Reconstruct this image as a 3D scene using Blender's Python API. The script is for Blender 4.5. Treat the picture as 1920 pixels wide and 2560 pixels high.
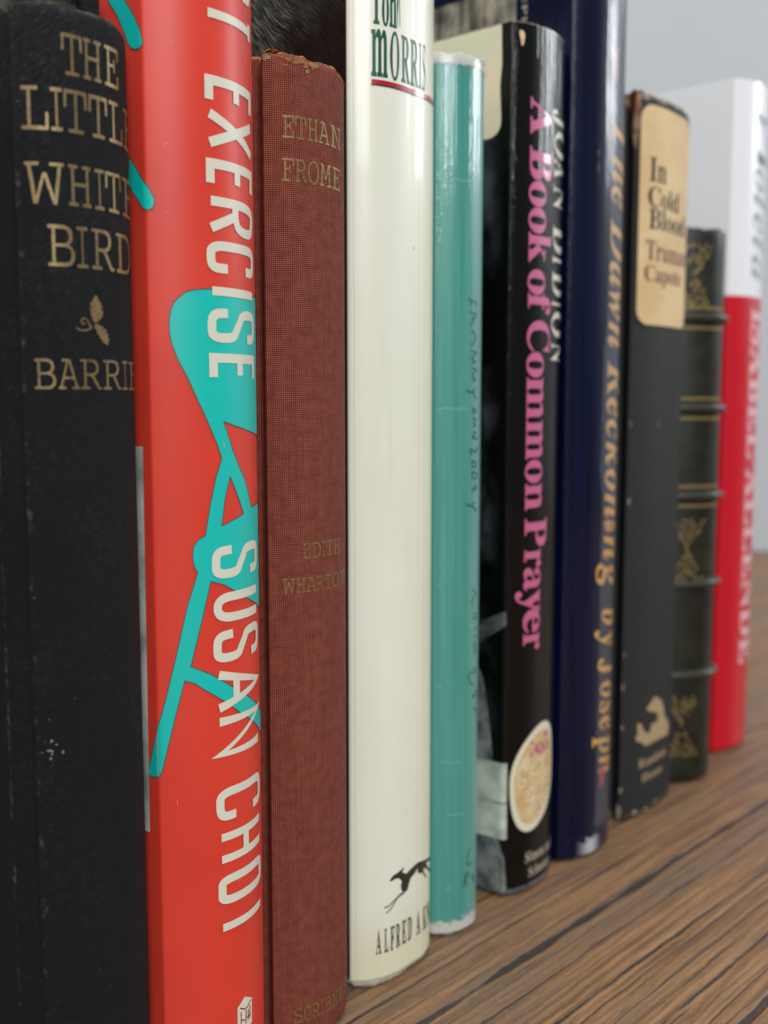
import bpy, bmesh, math, random
from mathutils import Vector, geometry
for o in list(bpy.data.objects): bpy.data.objects.remove(o)
S = bpy.context.scene
COL = S.collection
random.seed(7)
rad = math.radians
# ---------------------------------------------------------------- camera
cam = bpy.data.cameras.new('camera'); cam_o = bpy.data.objects.new('camera', cam); COL.objects.link(cam_o)
cam.sensor_fit = 'VERTICAL'; cam.sensor_height = 24.0; cam.lens = 24.0*2574/2560
cam.clip_start = .005; cam.clip_end = 50
cam_o.location = (0, 0, .124)
cam_o.rotation_euler = (rad(90-6.0), 0, rad(-50.8))
cam.dof.use_dof = True; cam.dof.focus_distance = .180
cam.dof.aperture_fstop = (cam.lens/1000)/.0025
cam.dof.aperture_blades = 0
S.camera = cam_o
# ---------------------------------------------------------------- light
w = bpy.data.worlds.new('World'); S.world = w; w.use_nodes = True
bg = w.node_tree.nodes['Background']; bg.inputs[0].default_value = (.86, .93, 1.0, 1); bg.inputs[1].default_value = .15
def area(name, loc, target, sx, sy, power, col):
    l = bpy.data.lights.new(name, 'AREA'); l.shape = 'RECTANGLE'; l.size = sx; l.size_y = sy; l.energy = power; l.color = col
    o = bpy.data.objects.new(name, l); COL.objects.link(o); o.location = loc
    o.rotation_euler = (Vector(target)-Vector(loc)).to_track_quat('-Z', 'Y').to_euler(); return o
area('ceiling_panel', (-.15, -.05, 1.9), (.25, .25, 0), 1.3, 1.3, 25, (1, .965, .92))
area('window_light', (-1.0, -1.35, 1.0), (.2, .13, .15), .75, .8, 24, (.95, .99, 1))
area('side_window_light', (1.25, -.52, .60), (.27, .13, .18), .26, .32, 5.2, (.93, .97, 1))
S.view_settings.view_transform = 'Standard'; S.view_settings.look = 'None'; S.view_settings.exposure = .13; S.view_settings.gamma = 1
S.cycles.max_bounces = 8; S.cycles.use_adaptive_sampling = True
try:
    S.cycles.use_denoising = True
except Exception: pass
# ---------------------------------------------------------------- book outlines (pure geometry)
# ---- books: x of the left edge of the spine, thickness, nearest y of the spine, bulge, bulge power, height (metres)
BOOKS = {
 'birds': dict(x0=.0820, T=.0195, yf=.1285, B=.0050, n=2.5, h=.1880, sp_top=.1797, jag=.0003, cloth=True, deep=.125),
 'trust': dict(x0=.1035, T=.0230, yf=.1265, B=.0056, n=2.1, h=.2160, cloth=False, deep=.145),
 'frome': dict(x0=.1309, T=.0213, yf=.1295, B=.0045, n=2.2, h=.1855, sp_top=.1852, jag=.0005, cloth=True, deep=.125),
 'cream': dict(x0=.1560, T=.0265, yf=.1307, B=.0055, n=3.3, h=.2420, jz0=.0023, cloth=False, deep=.160),
 'teal':  dict(x0=.1842, T=.0167, yf=.1312, B=.0048, n=2.5, h=.1975, cloth=False, deep=.140),
 'black': dict(x0=.2108, T=.0240, yf=.1303, B=.0035, n=2.5, h=.2120, cloth=False, deep=.145),
 'navy':  dict(x0=.2372, T=.0276, yf=.1278, B=.0050, n=2.5, h=.2430, cloth=False, deep=.160),
 'blood': dict(x0=.2722, T=.0358, yf=.1287, B=.0035, n=3.0, h=.2100, cloth=True, deep=.145),
 'green': dict(x0=.3097, T=.0285, yf=.1265, B=.0095, n=2.0, h=.1785, cloth=True, deep=.120),
 'red':   dict(x0=.3500, T=.0280, yf=.1298, B=.0045, n=2.5, h=.2320, cloth=False, deep=.160),
}
def spine_y(b, t):
    return b['yf'] + b['B'] * abs(2*t-1)**b['n']
def fillet(pts, r, k=5):
    # round every corner of an open polyline whose turn is noticeable
    out=[pts[0]]
    for i in range(1,len(pts)-1):
        p,q,s=pts[i-1],pts[i],pts[i+1]
        ax,ay=p[0]-q[0],p[1]-q[1]; bx,by=s[0]-q[0],s[1]-q[1]
        la,lb=math.hypot(ax,ay),math.hypot(bx,by)
        cs=(ax*bx+ay*by)/(la*lb)
        if cs<-.94: out.append(q); continue
        d=min(r,la*.45,lb*.45)
        A=(q[0]+ax/la*d,q[1]+ay/la*d); Bp=(q[0]+bx/lb*d,q[1]+by/lb*d)
        for j in range(k+1):
            u=j/k
            out.append(((1-u)**2*A[0]+2*u*(1-u)*q[0]+u*u*Bp[0],(1-u)**2*A[1]+2*u*(1-u)*q[1]+u*u*Bp[1]))
    out.append(pts[-1]); return out
def profile(b):
    """Outline of the cover seen from above, left board -> spine -> right board, and the arc length a (0 at the left spine edge)."""
    x0,T,yf,B=b['x0'],b['T'],b['yf'],b['B']; ye=yf+B; D=yf+b['deep']
    sp=[(x0+T*i/48, spine_y(b,i/48)) for i in range(49)]
    if b['cloth']:
        L=[(x0+.0003,D),(x0+.0003,ye+.030),(x0+.0003,ye+.0062),(x0+.0012,ye+.0046),(x0+.0022,ye+.0036),(x0+.0020,ye+.0024),(x0+.0005,ye+.0010)]
        R=[(x0+T-(p[0]-x0),p[1]) for p in reversed(L)]
        path=L+sp+R
    else:
        L=[(x0,D),(x0,ye+.03),(x0,ye+.004)]
        R=[(x0+T,p[1]) for p in reversed(L)]
        path=L+sp+R
    i0=len(L)
    # mark the spine start by arc length before filleting
    pts=fillet(path,.0022 if not b['cloth'] else .0008)
    a=[0.]
    for i in range(1,len(pts)): a.append(a[-1]+math.hypot(pts[i][0]-pts[i-1][0],pts[i][1]-pts[i-1][1]))
    j=min(range(len(pts)),key=lambda i: math.hypot(pts[i][0]-sp[0][0],pts[i][1]-sp[0][1]))
    off=a[j]; a=[q-off for q in a]
    return pts,a
# letter outlines: font -> letter -> closed contours as x, y, x, y, ... (capital height 500)
GLYPHS = {
 'b': {
  '3': [[145,-6,114,-2,89,5,50,25,37,38,28,52,22,66,21,81,23,98,29,113,39,124,53,132,83,139,86,110,94,86,108,68,127,55,149,47,190,45,219,54,232,62,252,87,259,105,265,153,261,179,252,202,235,222,213,237,184,246,105,249,105,295,153,295,183,298,206,308,224,325,237,347,245,373,247,403,245,428,240,449,232,466,220,479,204,486,186,489,170,487,156,482,146,472,131,446,125,412,122,375,94,376,71,382,52,390,38,403,29,420,27,440,31,465,45,487,68,507,100,522,140,531,190,534,238,530,280,520,314,503,340,479,355,449,360,414,356,383,345,355,327,331,304,310,277,294,247,281,287,270,326,251,358,221,369,202,376,179,378,152,376,124,371,98,362,76,349,57,334,41,297,16,253,1,204,-6]],
  'A': [[-10,0,-10,20,16,26,35,44,54,82,226,512,246,511,433,71,451,38,461,28,473,22,487,20,487,0,251,0,251,20,285,23,305,33,311,50,306,72,277,145,114,145,83,65,82,56,88,35,106,24,140,20,140,0],[125,176,265,176,194,350]],
  'B': [[18,0,18,19,40,22,57,27,69,35,76,48,80,66,82,405,79,440,71,463,56,475,32,481,17,482,17,500,242,500,349,487,414,449,435,385,422,332,382,294,315,271,395,245,443,203,459,145,454,102,436,67,407,38,368,17,319,4,261,0],[200,277,242,279,269,287,289,299,302,318,310,345,313,379,311,410,305,434,296,453,282,466,262,474,223,475,212,472,206,466,201,445],[243,27,272,30,295,39,311,54,322,76,328,105,330,141,327,178,319,207,304,228,283,242,254,251,200,254,201,56,209,37,228,28]],
  'C': [[282,-12,234,-8,191,3,151,22,115,47,86,78,61,115,43,156,32,202,29,251,32,299,43,344,62,385,86,422,116,452,152,478,193,496,237,507,285,511,320,508,360,499,411,480,426,478,441,482,453,493,460,511,479,511,479,338,461,338,442,381,419,417,391,447,360,469,327,482,291,487,217,460,173,381,158,249,174,125,223,51,305,26,335,28,364,36,393,49,421,67,447,89,471,117,491,97,434,37,364,0]],
  'D': [[22,0,22,19,58,26,69,32,76,43,81,82,80,436,75,456,67,468,55,475,38,480,16,482,16,500,243,500,325,493,392,471,445,435,483,386,506,324,514,250,485,111,397,28,251,0],[244,27,288,33,324,51,351,82,370,126,381,182,385,251,369,376,323,451,245,476,216,471,208,465,201,441,200,79,204,47,208,37,216,31]],
  'E': [[15,0,15,18,39,20,56,25,69,32,76,45,81,62,81,433,76,454,68,467,56,475,39,480,18,482,18,500,438,500,438,351,421,351,412,392,396,424,374,446,343,461,303,470,240,472,219,470,208,463,202,450,201,270,242,273,266,281,285,295,298,316,309,344,316,379,334,379,334,130,316,130,307,180,300,199,290,214,279,226,264,234,227,243,201,244,202,58,205,46,211,38,234,31,287,32,344,42,368,52,389,66,407,82,423,103,451,157,472,157,442,0]],
  'F': [[17,0,17,19,40,22,57,28,69,37,76,50,80,68,80,435,75,453,67,465,55,472,15,482,15,500,432,500,432,351,414,351,400,403,390,423,377,439,360,452,340,462,316,468,252,473,213,470,204,462,200,448,200,271,238,274,262,283,281,297,295,317,305,345,312,381,332,381,332,130,313,130,306,169,296,199,282,220,263,234,238,243,200,246,201,72,206,47,220,31,244,22,282,19,282,0]],
  'H': [[17,0,17,19,40,22,57,27,69,35,76,47,80,65,80,437,76,454,68,465,57,473,40,479,18,482,18,500,265,500,265,482,235,477,216,470,205,456,200,432,200,275,375,275,375,432,371,456,360,470,341,477,310,482,310,500,557,500,557,482,517,473,506,466,499,454,495,438,495,66,499,49,506,36,518,27,534,22,557,19,557,0,310,0,310,19,349,26,361,34,369,45,374,64,375,243,200,243,201,65,206,47,213,35,225,27,242,22,265,19,265,0]],
  'I': [[15,0,15,19,54,28,67,35,76,46,81,62,81,445,77,460,69,469,57,475,15,482,15,500,268,500,268,482,227,475,215,469,207,460,202,445,201,85,203,59,210,41,226,29,270,19,270,0]],
  'J': [[119,-72,76,-66,39,-50,13,-24,4,-9,-2,7,-4,25,-2,42,3,55,12,67,23,75,35,80,63,80,76,76,87,68,95,57,100,45,101,20,85,-17,88,-34,98,-42,115,-44,131,-42,144,-37,152,-27,161,3,162,403,160,437,151,459,134,472,87,482,87,500,345,500,345,482,315,477,296,468,285,451,281,422,280,97,262,4,209,-53]],
  'K': [[18,0,18,19,40,22,58,27,69,35,77,47,81,65,81,437,77,454,69,466,57,474,40,479,18,482,18,500,266,500,266,482,236,477,217,470,206,456,201,432,201,257,369,429,379,445,383,459,376,472,355,479,319,482,319,500,533,500,533,482,479,472,431,444,378,396,297,313,518,41,535,27,556,20,570,19,570,0,308,0,308,19,353,23,365,32,364,46,347,72,219,235,201,218,202,65,206,47,214,35,226,27,243,22,266,19,266,0]],
  'L': [[17,0,17,19,40,22,57,27,69,35,76,47,80,65,80,438,76,455,68,466,57,474,40,479,18,482,18,500,274,500,274,482,241,479,219,472,206,457,201,433,201,62,207,44,219,34,241,31,290,32,320,36,346,44,368,54,388,69,406,87,422,110,449,170,469,170,441,0]],
  'M': [[15,0,15,19,38,22,55,27,67,35,76,47,81,64,83,420,80,447,73,464,58,475,16,482,16,500,203,500,348,156,493,500,678,500,678,482,640,473,629,465,621,453,617,436,615,94,617,59,625,37,639,25,677,19,677,0,434,0,434,19,464,24,483,32,494,48,499,74,499,438,316,0,296,0,116,427,118,63,123,44,131,32,144,25,162,21,186,19,186,0]],
  'N': [[442,-12,117,384,119,63,123,46,130,34,142,26,159,21,183,19,183,0,20,0,20,19,49,22,68,30,78,45,83,70,83,426,47,469,34,478,20,482,20,500,172,500,429,185,429,431,424,455,413,469,394,477,364,482,364,500,527,500,527,482,504,479,487,474,476,466,469,455,465,437,463,-12]],
  'O': [[286,-12,251,-10,217,-3,185,8,155,23,128,42,104,63,82,88,64,116,49,147,39,180,32,214,30,250,32,286,39,320,49,353,64,383,82,411,104,436,129,458,157,477,187,492,220,503,254,510,291,512,327,510,360,503,392,492,422,478,449,459,473,438,495,413,513,385,528,355,539,322,545,287,547,250,545,214,539,180,528,147,513,116,495,88,473,63,448,42,420,23,390,8,357,-3,323,-10],[291,13,361,40,403,118,417,250,413,321,401,380,382,427,355,460,323,480,285,487,215,460,173,382,159,250,163,179,175,120,195,74,221,40,253,20]],
  'P': [[17,0,17,19,40,22,57,27,69,35,76,47,80,65,80,437,76,454,68,465,57,473,40,479,18,482,18,500,291,498,336,492,369,483,392,471,412,455,428,437,440,415,447,391,449,364,444,325,428,292,403,264,367,243,321,230,265,226,200,226,201,65,206,47,213,35,225,27,242,22,265,19,265,0],[200,252,254,255,280,263,298,277,311,298,318,326,321,361,319,396,312,425,302,446,286,461,265,470,224,473,208,465,201,449]],
  'R': [[17,0,17,19,40,22,57,27,69,35,76,47,80,65,80,437,76,454,68,465,57,473,40,479,18,482,18,500,238,500,306,496,361,486,403,468,434,442,452,409,458,367,446,313,408,273,346,246,482,44,497,28,514,20,527,19,527,0,372,0,221,233,200,233,201,65,206,47,213,35,225,27,242,22,265,19,265,0],[200,257,258,260,286,269,307,284,322,305,330,333,333,369,324,427,295,462,246,473,216,469,208,464,201,442]],
  'S': [[47,-12,47,173,69,173,82,124,100,85,122,55,149,33,180,20,216,16,242,19,264,27,282,39,295,56,303,76,306,98,299,128,280,154,247,176,140,231,108,254,84,277,68,303,58,332,55,364,57,393,63,419,74,442,88,462,106,479,126,493,150,504,175,510,218,511,290,498,320,489,340,491,348,499,352,512,372,512,372,350,354,350,335,401,307,442,272,471,253,480,233,486,213,488,190,486,170,479,153,468,141,454,134,437,131,417,133,399,140,383,150,369,184,345,278,299,329,271,364,240,384,206,393,168,392,116,385,88,372,63,355,42,334,23,308,8,279,-2,247,-9,199,-11,150,-3,108,10,86,13,76,8,67,-12]],
  'T': [[101,0,101,19,125,21,143,26,156,34,164,47,169,65,171,476,128,472,97,461,72,443,52,418,39,386,32,349,12,349,12,500,451,500,451,348,432,348,411,419,366,461,289,476,291,64,295,46,303,33,316,25,335,21,360,19,360,0]],
  'U': [[272,-14,211,-9,162,6,125,31,100,67,85,113,80,170,79,437,74,454,67,465,55,473,38,479,16,482,16,500,264,500,264,482,233,477,214,470,203,456,199,432,198,153,201,114,209,81,223,56,243,39,269,28,302,24,373,41,416,91,431,175,429,437,424,453,417,465,404,473,386,478,361,482,361,500,521,500,521,482,501,478,485,471,475,463,469,451,464,415,464,199,459,130,443,76,417,35,380,8,332,-9]],
  'V': [[233,-14,41,435,25,461,15,471,1,478,-15,482,-15,500,232,500,232,482,195,478,174,469,169,460,168,441,177,415,284,157,386,427,389,449,388,460,383,468,363,478,328,482,328,500,485,500,485,482,459,476,448,469,429,442,252,-14]],
  'W': [[187,-12,29,447,17,469,8,476,-17,482,-17,500,198,500,198,482,173,478,159,469,154,451,158,425,245,168,330,387,308,453,294,472,269,479,251,482,251,500,482,500,482,482,454,478,437,468,431,452,434,436,521,182,599,422,603,446,597,466,581,477,552,482,552,500,685,500,685,482,661,471,645,450,631,417,490,-12,470,-12,347,339,209,-12]],
  'a': [[279,-11,248,-6,228,11,220,38,185,12,146,-4,105,-10,81,-7,61,0,44,13,32,29,25,48,22,69,27,100,43,127,70,149,107,170,157,190,218,209,217,284,212,299,205,310,194,318,180,323,162,324,136,322,120,314,114,301,130,272,135,254,133,241,129,231,110,215,85,209,59,216,49,223,38,245,38,276,44,292,54,306,84,329,126,344,178,350,225,346,262,337,289,321,307,298,318,268,322,231,322,57,324,44,329,38,339,39,352,46,361,30,336,7,309,-6],[166,37,182,40,201,51,218,69,218,186,169,166,140,135,130,92,134,61,146,43]],
  'b': [[47,-13,46,447,40,471,23,480,9,482,9,500,152,500,152,306,178,330,208,345,243,350,268,347,291,340,312,328,330,312,346,292,358,269,368,243,373,214,375,182,373,146,366,113,354,83,339,56,319,33,296,14,270,0,242,-8,211,-11,178,-6,146,8,115,31,58,-13],[201,15,224,20,242,33,254,54,263,85,268,126,267,217,262,250,254,275,241,293,224,304,202,308,180,302,162,288,152,265,152,75,157,42,174,22]],
  'c': [[171,-11,144,-9,119,-1,95,12,74,29,56,50,41,74,30,102,24,132,21,164,24,199,31,231,44,260,61,286,81,308,105,326,132,339,161,348,192,350,225,348,252,340,275,327,291,311,301,291,305,269,299,245,283,230,260,224,235,230,220,247,213,314,203,323,186,326,151,313,130,273,123,206,126,156,135,116,150,84,171,61,195,47,224,42,250,46,274,58,298,79,313,66,272,23,225,-2]],
  'd': [[153,-11,129,-9,106,-1,85,11,67,28,51,49,38,73,29,100,23,130,21,162,23,198,29,231,39,261,53,287,70,309,89,326,111,339,135,347,160,350,192,345,221,331,245,308,244,454,240,465,233,472,210,481,193,482,193,500,350,500,351,66,357,45,363,38,388,30,388,12,346,9,298,2,245,-11,245,43,221,13,190,-5],[188,31,211,37,232,56,245,83,245,265,235,287,216,303,191,308,170,304,154,293,143,274,135,247,131,212,131,126,135,91,142,64,153,46,169,35]],
  'e': [[169,-11,141,-9,116,-1,93,11,72,29,55,50,41,75,30,104,24,137,21,173,24,206,30,236,41,264,56,289,74,310,96,327,119,339,145,347,173,350,212,345,245,331,273,308,294,276,306,237,310,182,128,182,139,107,169,62,219,46,247,52,273,68,296,94,313,80,273,29,225,-1],[128,211,221,211,220,264,212,304,204,316,192,324,177,326,150,315,133,280]],
  'f': [[16,0,16,18,37,21,48,28,55,38,57,61,58,304,18,304,18,341,58,341,58,388,61,424,73,454,93,478,120,496,152,507,191,510,220,508,244,501,263,489,278,474,286,458,289,439,284,412,268,396,246,390,223,395,208,409,203,429,207,450,215,468,215,481,208,485,184,485,175,480,169,472,163,446,162,341,223,341,223,304,162,304,163,52,167,37,173,28,183,22,219,18,219,0]],
  'g': [[160,-154,116,-152,80,-145,52,-133,32,-118,20,-101,15,-82,22,-60,42,-42,75,-28,48,-11,31,10,26,33,28,51,35,67,46,81,85,108,112,121,63,148,34,185,24,233,26,255,33,275,44,294,58,310,75,324,96,335,120,343,173,350,201,348,229,343,256,334,348,334,348,294,294,294,309,272,317,249,320,223,318,203,313,183,303,166,290,150,275,137,257,127,236,119,178,113,156,114,133,110,116,96,111,78,116,65,130,57,259,50,284,44,305,37,321,27,332,14,340,-1,345,-19,347,-41,341,-73,325,-101,299,-124,262,-141,216,-151],[173,136,188,139,201,147,209,160,218,202,218,261,209,303,201,316,188,323,173,326,157,323,145,316,136,303,130,285,125,232,130,178,136,160,145,147,157,139],[176,-128,239,-121,277,-103,289,-72,287,-61,282,-52,274,-45,245,-38,106,-38,92,-50,83,-64,80,-80,83,-92,91,-103,104,-114,122,-121,146,-126]],
  'h': [[20,0,20,18,43,23,54,36,58,61,57,452,50,471,34,481,21,483,21,500,162,500,162,293,192,324,227,343,267,350,320,337,352,297,363,232,364,47,370,28,386,19,399,18,399,0,222,0,222,18,244,23,255,37,258,61,257,257,251,283,245,291,236,296,223,298,201,294,180,280,162,258,163,47,169,28,185,19,198,18,198,0]],
  'i': [[111,397,96,399,83,405,71,413,62,425,57,438,55,453,57,468,62,481,71,493,83,502,96,507,111,509,125,507,139,502,150,493,159,481,164,468,166,453,164,438,159,425,150,413,138,405,125,399],[20,0,20,18,43,23,50,28,57,47,58,277,55,305,51,313,36,321,22,322,23,341,163,341,164,47,170,29,185,20,198,18,198,0]],
  'j': [[117,399,102,401,88,406,77,415,68,426,63,439,61,454,63,469,68,482,77,494,89,503,102,509,117,510,131,509,145,503,156,494,165,482,171,469,173,454,171,440,165,427,156,415,145,406,131,401],[39,-154,4,-150,-26,-136,-48,-116,-60,-91,-60,-64,-49,-44,-29,-33,-4,-33,16,-43,27,-61,28,-80,13,-109,14,-121,22,-127,34,-128,48,-126,58,-120,64,-110,69,-79,70,274,66,304,61,312,53,318,24,323,24,341,175,341,175,-24,171,-63,159,-96,139,-121,112,-140,79,-150]],
  'k': [[19,0,19,18,43,23,50,28,57,47,58,437,55,464,52,472,36,480,22,482,23,500,162,500,162,185,260,284,266,295,268,305,263,315,251,320,226,322,226,341,379,341,379,322,351,317,326,305,302,285,244,229,390,27,401,20,413,18,413,0,232,0,232,18,252,20,260,25,262,40,178,162,162,147,163,47,169,29,185,20,198,18,198,0]],
  'l': [[20,0,20,18,43,23,50,28,57,47,58,437,55,463,52,471,46,477,22,482,22,500,163,500,164,47,170,29,185,20,198,18,198,0]],
  'm': [[20,0,20,18,43,23,54,36,58,61,57,292,50,312,44,318,21,323,21,341,161,341,161,291,191,323,224,343,260,350,304,343,334,322,352,287,383,322,418,343,459,350,511,337,543,297,553,232,554,47,560,28,576,19,588,18,588,0,414,0,414,18,436,23,447,37,450,61,449,257,443,283,437,291,427,296,414,298,394,294,374,281,356,260,357,48,363,29,379,19,391,18,391,0,219,0,219,18,241,23,251,37,254,61,254,256,248,283,242,291,232,296,219,298,197,294,178,280,161,258,162,48,167,29,182,20,195,18,195,0]],
  'n': [[20,0,20,18,43,23,54,36,58,61,57,292,50,312,44,318,21,323,21,341,162,341,162,294,192,325,227,343,267,350,320,337,352,297,363,232,364,47,370,28,386,19,399,18,399,0,222,0,222,18,244,23,255,37,258,61,257,257,251,283,245,291,236,296,223,298,201,294,180,280,162,258,163,47,169,28,185,19,198,18,198,0]],
  'o': [[185,-11,154,-8,125,-1,99,13,76,30,57,52,41,77,30,105,23,136,21,169,23,203,30,234,41,262,57,287,76,309,99,326,125,339,154,347,184,350,215,347,243,339,269,327,292,309,311,288,327,263,339,235,346,203,348,169,346,135,339,104,327,75,311,50,292,29,270,12,244,-1,216,-9],[185,13,204,16,219,26,229,43,236,70,241,169,240,226,235,269,228,297,217,314,203,325,185,328,166,325,151,314,141,297,134,269,130,226,129,139,131,90,141,43,152,26,166,16]],
  'p': [[19,-153,19,-136,38,-132,49,-124,55,-111,57,-88,58,267,55,302,51,311,35,321,21,324,21,341,157,341,157,288,182,323,214,343,253,350,278,348,301,340,322,327,340,310,355,290,368,265,377,238,382,208,384,176,382,141,377,109,367,79,354,53,339,31,320,13,298,0,275,-8,249,-11,216,-6,187,10,162,35,163,-82,167,-108,176,-124,192,-132,217,-135,217,-153],[215,31,235,35,251,46,263,65,271,92,276,127,276,211,272,245,265,272,254,291,239,302,218,305,197,300,178,284,162,258,162,75,176,51,193,36]],
  'r': [[20,0,20,18,43,23,50,28,57,47,58,277,55,305,51,313,35,321,22,322,23,341,160,341,160,277,189,316,223,341,239,347,256,350,275,348,290,343,302,334,311,322,316,308,316,279,305,257,285,246,260,245,244,253,222,280,207,285,197,283,187,276,170,250,165,232,164,61,168,35,174,28,198,19,217,18,217,0]],
  's': [[166,-11,121,-3,91,8,70,7,62,1,56,-10,39,-10,39,116,58,116,67,87,79,63,95,43,113,28,133,19,154,16,185,22,196,29,204,39,209,50,211,64,206,84,193,101,171,115,94,156,75,170,60,186,49,203,43,222,41,242,44,271,54,297,71,319,94,337,122,347,163,350,226,336,241,337,253,350,268,350,268,243,251,243,242,268,230,288,216,304,200,316,182,323,149,324,128,314,116,296,116,274,126,255,147,240,210,208,251,181,265,166,275,149,281,128,282,104,279,71,268,43,250,20,227,3,199,-8]],
  't': [[136,-10,109,-8,88,-1,72,11,62,29,55,51,53,78,53,306,22,306,22,329,75,382,115,427,142,465,159,465,159,341,228,341,228,306,159,306,159,76,164,56,176,46,184,44,201,48,215,61,226,82,244,72,217,26,181,-1]],
  'u': [[144,-11,113,-8,89,2,72,19,60,42,53,71,50,106,49,288,43,310,37,317,13,323,13,341,156,341,157,69,166,51,183,40,194,39,215,43,234,54,251,72,250,289,243,311,235,317,208,323,208,341,355,341,356,62,364,43,381,34,395,32,395,14,352,11,304,3,251,-11,251,44,222,15,185,-5]],
  'v': [[156,-11,36,287,24,309,18,316,-3,322,-3,341,180,341,180,323,155,321,145,314,142,300,203,134,262,287,265,299,260,312,246,320,223,323,223,341,335,341,335,324,312,314,299,296,176,-11]],
  'w': [[134,-11,15,299,7,312,-12,322,-12,341,152,341,152,322,136,320,128,314,126,296,183,139,232,258,217,303,208,317,195,323,184,324,184,341,355,341,355,322,338,319,328,313,325,295,369,155,422,289,425,302,421,314,411,320,391,324,391,341,489,341,489,324,472,318,462,304,334,-11,317,-11,245,216,153,-11]],
  'y': [[40,-152,24,-147,11,-137,1,-125,-5,-110,-6,-80,5,-58,15,-50,26,-45,51,-45,70,-54,81,-72,83,-103,87,-107,94,-108,103,-105,125,-81,137,-60,154,-5,27,302,12,319,-4,322,-5,341,178,341,178,322,156,320,144,314,142,296,204,131,259,285,260,308,252,318,223,322,223,341,329,341,329,322,311,316,298,297,166,-58,142,-105,118,-134,91,-149,75,-153]],
 },
 'm': {
  'A': [[30,1,11,5,2,19,2,40,10,54,28,59,51,60,194,440,118,440,98,446,88,459,88,481,98,495,123,499,287,498,301,491,312,472,477,60,497,59,515,54,522,41,522,20,515,6,498,1,343,2,326,10,320,30,325,49,341,57,407,60,366,160,152,160,116,60,172,59,193,54,203,41,203,19,193,5,171,1],[173,216,345,216,254,440]],
  'B': [[66,0,49,3,40,13,37,41,46,54,69,59,104,60,104,440,72,440,50,445,40,458,42,487,52,497,68,500,265,500,321,496,367,484,402,465,428,438,443,404,448,364,442,324,423,291,391,265,441,237,471,197,481,144,479,118,472,94,461,72,446,51,427,34,403,19,373,8,334,2],[170,284,295,286,324,292,347,303,363,318,372,337,376,362,364,405,331,431,275,440,170,440],[170,60,312,62,350,69,377,80,394,97,404,119,408,146,404,177,392,200,373,215,346,225,311,230,170,232]],
  'C': [[230,-9,190,2,152,20,118,45,89,76,66,113,48,154,37,200,34,250,37,298,48,344,66,385,89,422,118,453,152,479,190,498,231,510,275,514,312,511,351,502,393,486,400,498,410,505,424,507,439,505,449,499,454,481,456,350,451,335,438,327,418,327,402,333,392,354,381,397,369,417,351,434,330,446,304,454,275,457,228,451,188,432,155,402,130,360,115,309,111,250,113,212,120,178,132,146,148,119,167,96,190,77,217,64,246,55,277,53,323,58,368,75,421,110,436,115,452,111,463,100,467,85,460,66,438,44,405,23,365,5,320,-8,297,-12]],
  'D': [[73,0,56,3,46,13,43,40,51,54,69,59,93,60,93,440,70,440,52,446,43,459,44,482,48,491,65,498,252,500,297,497,338,486,374,469,406,445,432,416,454,382,469,342,479,298,482,250,478,200,468,155,450,114,427,78,399,49,367,27,327,11,278,1],[275,62,326,77,364,103,391,139,407,188,412,250,406,311,390,359,363,396,324,421,273,436,184,441,159,440,159,60,194,57]],
  'E': [[60,0,42,3,32,13,28,30,33,50,49,57,106,60,106,440,62,440,39,445,30,459,30,482,34,491,51,498,427,500,444,496,454,485,457,466,456,355,451,338,438,329,417,329,404,337,398,353,397,440,173,440,173,297,283,297,284,333,288,351,300,359,320,359,332,348,336,326,335,201,327,187,310,182,293,187,286,203,283,246,173,246,173,60,397,60,398,144,402,167,416,177,438,178,451,169,456,150,457,31,454,14,444,3,427,0]],
  'F': [[69,0,53,3,43,13,41,40,48,54,64,59,117,60,117,440,73,440,55,443,43,453,40,470,43,487,53,497,69,500,442,500,458,496,468,485,472,466,472,358,468,341,458,331,432,329,418,337,413,353,412,440,183,440,183,297,294,297,295,326,300,349,312,359,321,360,336,356,344,345,347,326,347,207,342,191,330,183,312,183,300,193,295,216,294,246,183,246,183,60,273,60,292,56,303,47,307,30,303,13,294,3,277,0]],
  'H': [[73,0,56,3,46,13,43,40,51,54,69,59,93,60,93,440,70,440,52,446,43,459,44,482,48,491,65,498,197,500,220,496,227,491,232,470,227,450,209,442,158,440,158,293,361,293,361,440,318,440,298,446,289,460,289,481,299,495,324,499,446,500,464,497,474,487,476,459,468,446,450,440,427,440,427,60,451,59,469,54,477,40,476,18,472,9,456,2,324,0,301,4,293,9,288,30,293,49,310,57,361,60,361,235,158,235,158,60,202,59,222,54,231,40,231,19,221,6,200,1]],
  'I': [[112,0,95,3,85,13,81,30,86,50,102,57,226,60,226,440,115,440,92,445,82,459,83,482,87,491,104,498,408,500,425,497,435,487,439,470,434,450,419,442,293,440,293,60,405,59,427,55,437,42,438,19,428,5,406,1]],
  'L': [[55,0,38,3,28,13,25,30,30,50,45,57,128,60,128,440,58,440,36,445,26,459,26,482,31,491,47,498,285,500,302,497,313,487,316,470,311,450,295,442,194,440,194,60,419,60,419,187,424,209,438,219,461,219,474,210,479,188,479,31,476,14,466,3,449,0]],
  'M': [[35,0,19,3,9,13,7,40,16,54,34,59,61,60,73,443,53,444,35,449,27,461,29,487,38,497,54,500,123,500,143,497,159,487,168,472,261,207,351,472,360,487,376,497,396,500,466,500,482,497,491,487,493,461,485,449,467,444,446,443,459,60,486,59,504,54,513,40,511,13,501,3,484,0,353,1,334,6,325,19,325,40,335,54,358,59,393,60,383,422,296,169,285,155,268,149,247,149,231,155,219,169,130,422,123,60,166,59,186,54,195,40,195,19,186,6,167,1]],
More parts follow.
